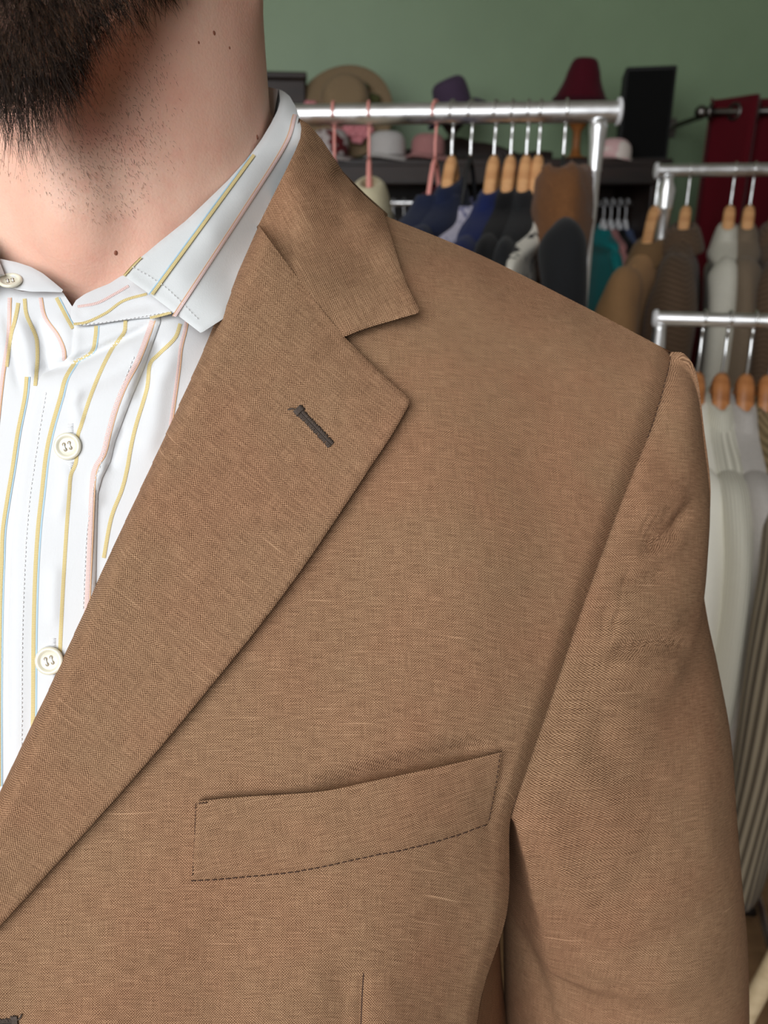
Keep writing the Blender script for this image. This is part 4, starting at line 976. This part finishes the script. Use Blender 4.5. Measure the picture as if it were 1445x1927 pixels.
# back: from the shoulder ridge over and down to the hem
r0 = W(CT[0, :, 0], CT[0, :, 1], CT[0, :, 2])
cols = []
cb = np.array([XC, .470, 1.478])
cols.append(np.array([cb + (0, o, z) for o, z in [(0, 0), (.006, -.02), (.014, -.06), (.022, -.13), (.028, -.22), (.02, -.36), (.01, -.50), (.02, -.735)]]))
for k in range(5):
    f = k / 4
    offs = [(0, 0, 0), (0, .024 + .012 * (1 - f), -.005), (-.002, .060, -.032), (-.012 * f, .082, -.105), (-.045 * f * f, .085 - .02 * f, -.20), (-.085 * f * f, .075 - .01 * f, -.36), (-.080 * f * f, .065, -.50), (-.070 * f * f, .075, 0)]
    c = np.array([r0[k] + o for o in offs]); c[-1, 2] = .74; cols.append(c)
BK = np.moveaxis(np.array(cols), 0, 1)
BKd = np.moveaxis(crs(np.moveaxis(crs(BK, 120), 1, 0), 60), 0, 1)
mbb = MB(); mbb.grid(BKd, np.stack([BKd[..., 0], -BKd[..., 2] + BKd[..., 1]], -1), flip=True)
m2 = mirrored(mbb); bkm = MB()
for m in (mbb, m2): bkm.add(m.verts(), m.f, np.vstack(m.uv))
part(bkm, 'back_panel', M_BLAZER, blazer)
# side panel under the arm
i0 = int(6.3 / 10 * 329)
fe = np.vstack([G[i0:, -1], ext[:, -1]]); fe = resamp(fe, 40)
be = resamp(BKd[int(4 / 7 * 119):, -1], 40)
sp = []
for q in np.linspace(0, 1, 16):
    m = (1 - q) * fe + q * be; m = m + np.stack([.040 * np.sin(q * math.pi) * np.clip(np.linspace(-.15, 2.2, 41), 0, 1), np.zeros(41), np.zeros(41)], -1); sp.append(m)
sp = np.array(sp); mbs = MB(); mbs.grid(sp, np.stack([sp[..., 1], -sp[..., 2]], -1))
part(mbs, 'side_panel', M_BLAZER, blazer); part(mirrored(mbs), 'side_panel', M_BLAZER, blazer)
# sleeve
ni = np.linspace(int(7.0 / 10 * 329), 0, 40).astype(int)
fr = G[ni, -1] + FW * .0015                                     # front seam, underarm to shoulder top
bk = BKd[np.linspace(0, int(4.2 / 7 * 119), 40).astype(int), -1] + np.outer(np.clip(np.linspace(0, 3, 40), 0, 1), [-.006, -.004, 0])
low = .6 * fr[0] + .4 * bk[-1] + np.array([-.004, 0, -.012])
loop = resamp(np.vstack([fr, bk[1:], low[None], fr[:1]]), 400)[:-1]
# parametrise: a=0 underarm, front half up to the shoulder, back half down
NS = 120
frh = resamp(np.vstack([low[None], fr]), NS // 2); bkh = resamp(np.vstack([bk, low[None]]), NS // 2)
A0 = np.vstack([frh[:-1], bkh[:-1]]); NS = len(A0)
ang = np.linspace(0, 2 * math.pi, NS + 1)[:-1]
def ering(y, xl, xr, dc, k=1.03, dz=0.0, asp=1.1):
    c = W((xl + xr) / 2, y, dc); rx = (xr - xl) / 2 * dc / K * k; ry = rx * asp
    return c + np.stack([-rx * np.cos(ang), -ry * np.sin(ang), dz * np.cos(ang)], -1)
E = ering(1690, 955, 1376, .410)
outw = (1 - np.cos(ang)) / 2                                     # 1 on the outer side
frnt = np.clip(np.sin(ang), 0, 1)
rings = [A0]
SIL = [(0.018, .0052), (.05, .0096), (.12, .0112), (.22, .0112), (.31, .0068), (.38, .0026), (.45, .0028), (.54, .0052), (.63, .0062), (.75, .0040), (.88, .0015)]
for w, b in SIL:
    q = (1 - w) * A0 + w * E
    q = q + np.stack([b * outw, -(.0035 + .005 * math.sin(min(1, w) * math.pi)) * frnt * min(1, w * 8), .004 * outw * (1 if w < .08 else 0)], -1)
    rings.append(q)
rings.append(E)
for y, xl, xr, dc in [(1800, 956, 1379, .421), (1927, 958, 1378, .434), (2150, 962, 1372, .456)]: rings.append(ering(y, xl, xr, dc))
cc = rings[-1].mean(0)
for k, (dy, dz, r) in enumerate([(-.008, -.035, .060), (-.022, -.075, .056), (-.040, -.115, .051), (-.052, -.150, .047)]):
    rings.append(cc + (.0, dy, dz) + np.stack([-r * np.cos(ang), -r * 1.05 * np.sin(ang), 0 * ang], -1))
RG = crs(np.array(rings), 420)
# creases of the sleeve, pressed into the front half along the surface normal
SF_ = [([(1202, 1028), (1240, 1016), (1268, 1000), (1300, 953)], -.0032, 13), ([(1190, 960), (1240, 958), (1285, 915)], .0026, 26), ([(1194, 985), (1232, 980), (1262, 962)], -.0012, 8),
       ([(1160, 1098), (1213, 1092), (1262, 1072)], -.0022, 13), ([(1180, 1060), (1240, 1045), (1290, 1010)], .0014, 18), ([(1122, 1158), (1146, 1170), (1170, 1174)], -.0020, 10),
       ([(1141, 1232), (1183, 1217), (1240, 1209), (1300, 1213)], -.0028, 13), ([(1130, 1200), (1200, 1182), (1290, 1160)], .0020, 20), ([(1140, 1262), (1210, 1256), (1290, 1262)], .0018, 22), ([(1235, 820), (1262, 900), (1255, 960)], -.0012, 22), ([(1290, 720), (1300, 800), (1290, 900)], .0010, 26),
       ([(987, 1541), (1024, 1639), (1062, 1726), (1111, 1787), (1164, 1809)], -.0012, 17), ([(1010, 1530), (1058, 1640), (1100, 1720), (1160, 1770)], .0012, 26),
       ([(975, 1745), (1002, 1802), (1028, 1888), (1040, 1960)], -.0016, 13), ([(1000, 1740), (1030, 1800), (1062, 1890)], .0014, 18), ([(1060, 1400), (1110, 1480), (1180, 1560)], .0012, 36), ([(1100, 1380), (1180, 1450), (1260, 1480)], -.0012, 30),
       ([(1250, 1560), (1200, 1640), (1180, 1720)], -.0014, 34), ([(1330, 1350), (1320, 1500), (1340, 1650)], .0012, 30), ([(1180, 1800), (1260, 1760), (1330, 1740)], -.0012, 26), ([(1150, 1840), (1160, 1890), (1150, 1940)], -.0018, 14), ([(1230, 1850), (1300, 1830), (1360, 1830)], .0012, 28),
       ([(1180, 1300), (1260, 1320), (1330, 1310)], -.0012, 28), ([(1090, 1290), (1130, 1330), (1150, 1400)], -.0010, 20)]
du = np.roll(RG, -1, 1) - np.roll(RG, 1, 1); dv = np.gradient(RG, axis=0); nn = np.cross(du, dv); nn /= np.linalg.norm(nn, axis=2)[..., None] + 1e-9
cen = RG.mean(1, keepdims=True); sgn = np.sign(((RG - cen) * nn).sum(-1)); nn *= np.where(sgn == 0, 1, sgn)[..., None]
sxp, syp, sdp = PIX(RG)
fm = np.clip(-(nn @ np.array([0, 1.0, 0])) * 3 + .6, 0, 1)
RG = RG + nn * (folds(sxp, syp, SF_) * fm)[..., None]
vlen = np.cumsum(np.concatenate([[np.zeros(NS)], np.linalg.norm(np.diff(RG, axis=0), axis=2)]), 0)
ulen = np.linspace(0, .40, NS + 1)[:-1]
uu_ = (sxp - CX) * sdp / K + (.175 - .675 * np.cos(ang))[None, :] * (sdp - .36)
sg_ = np.concatenate([np.zeros((len(RG), 1)), np.cumsum(np.linalg.norm(np.diff(RG[:, NS // 2:], axis=1), axis=2), 1)], 1)
uu_[:, NS // 2:] = uu_[:, NS // 2:NS // 2 + 1] + sg_
uvs = np.stack([uu_, (syp - CY) * sdp / K - .12 * (sdp - .36)], -1)
mbs = MB(); mbs.loft(RG, False, uvs)
part(mbs, 'sleeve', M_BLAZER, blazer); part(mirrored(mbs), 'sleeve', M_BLAZER, blazer)
# lapel
ROLL = np.array([(487, 424), (440, 530), (395, 628), (345, 738), (295, 848), (245, 957), (195, 1066), (146, 1175), (97, 1283), (48, 1387), (0, 1490), (-60, 1615), (-130, 1760)], float)
OUT = crs_open([(648, 634), (690, 676), (730, 714), (764, 745), (771, 756), (765, 770), (735, 822), (700, 874), (640, 965), (560, 1082), (480, 1188), (400, 1287), (300, 1408), (200, 1522), (100, 1632), (0, 1742), (-90, 1830), (-130, 1860)], 6)
lap = np.vstack([ROLL, OUT[::-1], [(600, 576), (560, 523), (522, 472)]])
def lapoff(x, y, Dd):
    e, _ = pdist(x, y, ROLL); o, t = pdist(x, y, OUT)
    Rr = 34.0
    roll = np.sqrt(np.clip(1 - (1 - np.clip(e / Rr, 0, 1)) ** 2, 0, 1))
    H = .0130 * (e * 0 + 1)
    body = .0066 + (H - .0066) * np.clip(o / (o + e + 1e-6), 0, 1) ** 1.15
    edge = np.sqrt(np.clip(1 - (1 - np.clip(o / 7, 0, 1)) ** 2, 0, 1))
    return -.0065 * (1 - roll) + body * roll - .0011 * (1 - edge) + folds(x, y, [([(300, 1000), (400, 950), (560, 900)], .0006, 60), ([(560, 640), (660, 760), (720, 800)], .0008, 40)])
lapd = lambda x, y: dj(x, y)
lskirt = lambda x, y: np.where(pdist(x, y, ROLL)[0] < 4, .009, .0019)
mbl = panel(lap, lapd, lapoff, 6, lskirt, rot=R(-38))
part(mbl, 'lapel', M_BLAZER, blazer); part(mirrored(mbl, mirj), 'lapel', M_BLAZER, blazer)
dlap = lambda x, y: dj(x, y) - lapoff(x, y, None)
# collar, with its fall over the shoulder and round the back of the neck
gd = lambda x, y: float(dlap(np.array([float(x)]), np.array([float(y)]))[0])
ca = [(487, 424, gd(487, 424) + .0004), (646, 634, gd(640, 640) + .0006), (565, 528, gd(560, 530) + .0005), (555, 536, gd(555, 536) + .0010), (478, 432, gd(487, 432) + .0010), (632, 640, gd(632, 640) + .0012), (528, 335, .3220), (564, 252, .3410), (562, 222, .3500), (602, 258, .3560), (642, 320, .3580), (682, 362, .3560), (722, 400, .3530),
      (586, 256, .3490), (628, 318, .3470), (668, 366, .3450), (708, 404, .3430), (742, 468, .3300), (762, 525, .3190), (788, 586, .3085), (715, 612, .3055), (600, 420, .3215), (650, 480, .3190), (560, 400, .3185), (700, 500, .3225), (600, 340, .3330), (650, 410, .3320), (690, 560, .3100), (610, 540, .3055)]
_dcol = TPS(ca)
COUT = crs_open([(722, 399), (728, 420), (741, 462), (756, 510), (773, 552), (789, 582), (786, 589), (770, 594), (715, 610), (680, 621), (648, 634)], 5)
cpoly = np.vstack([[(646, 634), (636, 636), (596, 584), (556, 532), (516, 480), (482, 428), (487, 422), (512, 372), (535, 326), (555, 285), (565, 260), (567, 240), (562, 222), (580, 233), (602, 258), (622, 288), (642, 319), (662, 344), (682, 364), (704, 384)], COUT[:-1]])
CROLL = np.array([(487, 424), (512, 372), (535, 326), (555, 285), (565, 260), (567, 240), (562, 222)], float)
def coloff(x, y, Dd):
    e, _ = pdist(x, y, CROLL); o, _ = pdist(x, y, COUT)
    roll = np.sqrt(np.clip(1 - (1 - np.clip(e / 26, 0, 1)) ** 2, 0, 1)); edge = np.sqrt(np.clip(1 - (1 - np.clip(o / 7, 0, 1)) ** 2, 0, 1))
    return -.0025 * (1 - roll) - .0010 * (1 - edge)
cskirt = lambda x, y: np.where(pdist(x, y, CROLL)[0] < 4, .010, .0024)
mbc = panel(cpoly, _dcol, coloff, 6, cskirt, rot=R(-62))
q = [(562, 222), (602, 258), (642, 320), (682, 362), (722, 400)]
Qc = np.array([W(x, y, float(_dcol(np.array([x * 1.]), np.array([y * 1.]))[0])) for x, y in q])
Qe = np.vstack([Qc, Qc[-1:] + np.array([[.004, .012, -.022]])])
sw = swing(np.vstack([Qc[:1] + (-.006, .002, -.03), Qc[:1] + (-.003, .001, -.012), Qe]), 20, .0); mbc.grid(sw, np.stack([sw[..., 0] + sw[..., 1], sw[..., 2]], -1))
m2 = mirrored(mbc); cm = MB()
for m in (mbc, m2): cm.add(m.verts(), m.f, np.vstack(m.uv))
part(cm, 'collar', M_BLAZER, blazer)
# welt pocket
welt = np.vstack([crs_open(WELT_T, 6), crs_open([(945, 1416), (936, 1470), (918, 1551)], 6)[1:], crs_open(WELT_B, 6)[1:], [(363, 1620), (367, 1570)]])
WT = np.array(WELT_T, float); WB = np.array(WELT_B, float)
def weltoff(x, y, Dd):
    t, _ = pdist(x, y, WT); b, _ = pdist(x, y, WB)
    return .0005 + .0032 * np.clip(b / (t + b + 1e-6), 0, 1) + .0006 * np.clip(Dd / 6, 0, 1) ** .5 + 0 * x
_djw = lambda x, y: _dj(x, y) - folds(x, y, JF[11:13])
part(panel(welt, _djw, weltoff, 6, .0030, rot=R(10)), 'chest_pocket', M_BLAZER, blazer)
dwelt = lambda x, y: _djw(x, y) - weltoff(x, y, np.full(np.shape(x), 99.))
pk = MB()
stitches(pk, WELT_B[::-1], dwelt, -.0003, 9, 4, .00022); stitches(pk, [(366, 1580), (362, 1652)], _dj, .0012, 4, 3, .00018); stitches(pk, [(368, 1512), (366, 1580)], _dj, .0012, 4, 3, .00018)
stitches(pk, [(941, 1420), (933, 1475), (920, 1545)], dwelt, .0001, 5, 5, .00016); stitches(pk, [(374, 1512), (395, 1510)], dwelt, .0002, 4, 2, .0002)
ribbon(pk, [(684, 1832), (681, 1880), (678, 1960)], 2.4, dj, .0001)
SEAM = PIX(G[np.linspace(0, int(4.6 / 10 * 329), 40).astype(int), -1] )
sm = np.stack([SEAM[0], SEAM[1]], -1) + np.array([0.5, 2])
stitches(pk, sm[2:20], lambda x, y: dj(x, y) + .0032, 0.0, 6, 5, .0002, .5)
part(pk, 'seam_stitching', M_SEAM, blazer)['kind'] = 'stuff'
# lapel buttonhole and front buttonhole, worked in dark thread
def worked_hole(a, b, wpx, df, off, name):
    m = MB(); a = np.array(a, float); b = np.array(b, float); L = np.linalg.norm(b - a); t = (b - a) / L; n = np.array([-t[1], t[0]])
    for q in np.arange(0, L, 1.7):
        for s in (-1, 1):
            c = a + t * q; wq = wpx * RNG.uniform(.85, 1.15) * (1.35 if q < 9 else 1)
            p = np.array([c + n * s * .3, c + n * s * wq * .55 + t * RNG.normal(0, .6), c + n * s * wq + t * RNG.normal(.5, .8)])
            m.tube(W(p[:, 0], p[:, 1], df(p[:, 0], p[:, 1]) - off - np.array([.0000, .00035, -.0002])), .00021, 5)
    for s in (-1.5, 1.5):
        p = np.linspace(a, b, 14) + n * s; m.tube(W(p[:, 0], p[:, 1], df(p[:, 0], p[:, 1]) - off - .0002), .0002, 5)
    for k in range(9):
        p = a + n * np.linspace(-wpx * 1.25, wpx * 1.25, 6)[:, None] + t * (-2 + k * 1.1); m.tube(W(p[:, 0], p[:, 1], df(p[:, 0], p[:, 1]) - off - .0004 - .0002 * np.sin(np.linspace(0, 3.14, 6))), .00024, 5)
    p = np.array([a + n * wpx * .4 - t * 2, a - t * 8 + n * 7, a - t * 12 + n * 14]); m.tube(W(p[:, 0], p[:, 1], df(p[:, 0], p[:, 1]) - off - .0004), .0003, 5)
    part(m, name, M_HOLE, blazer)
worked_hole((560, 770), (624, 838), 7.5, dlap, .0002, 'lapel_buttonhole')
worked_hole((30, 1924), (-60, 1932), 9, dj, .0002, 'front_buttonhole')

# ------------------------------------------------------------------ trousers and shoes (below the frame)
M_TROU = plain('dark_grey_trouser_wool', srgb(62, 58, 56), 0.9, nscale=300, bump=.2, bscale=900); M_SHOE = plain('dark_brown_leather', srgb(58, 36, 24), 0.35, nscale=60)
tr = MB()
hip = []
for z, rx, ry in [(1.02, .150, .108), (.96, .160, .115), (.88, .172, .122), (.82, .175, .122)]:
    a = np.arange(40) * 2 * math.pi / 40; hip.append(np.stack([XC + rx * np.cos(a), .40 + ry * np.sin(a), np.full(40, z)], -1))
tr.loft(crs(np.array(hip), 14), True)
for s in (-1, 1):
    lg = []
    for z, x, y, r in [(.86, .085, .40, .092), (.70, .090, .395, .085), (.50, .095, .39, .070), (.30, .100, .40, .060), (.06, .105, .405, .055)]:
        a = np.arange(32) * 2 * math.pi / 32; lg.append(np.stack([XC + s * x + r * np.cos(a), y + r * 1.08 * np.sin(a), np.full(32, z)], -1))
    tr.loft(crs(np.array(lg), 30), True)
part(tr, 'trousers', M_TROU, person)
for s in (-1, 1):
    sh = MB(); rg = []
    for y, w_, h_ in [(.47, .030, .05), (.44, .036, .075), (.36, .038, .070), (.28, .046, .045), (.22, .042, .032), (.185, .022, .022)]:
        a = np.arange(24) * 2 * math.pi / 24
        rg.append(np.stack([XC + s * (.105 + (.47 - y) * .08) + w_ * np.cos(a), np.full(24, y), np.maximum(0.002, h_ * .55 + h_ * .62 * np.sin(a))], -1))
    sh.loft(crs(np.array(rg), 24), True); so = part(sh, 'shoe', M_SHOE, person)
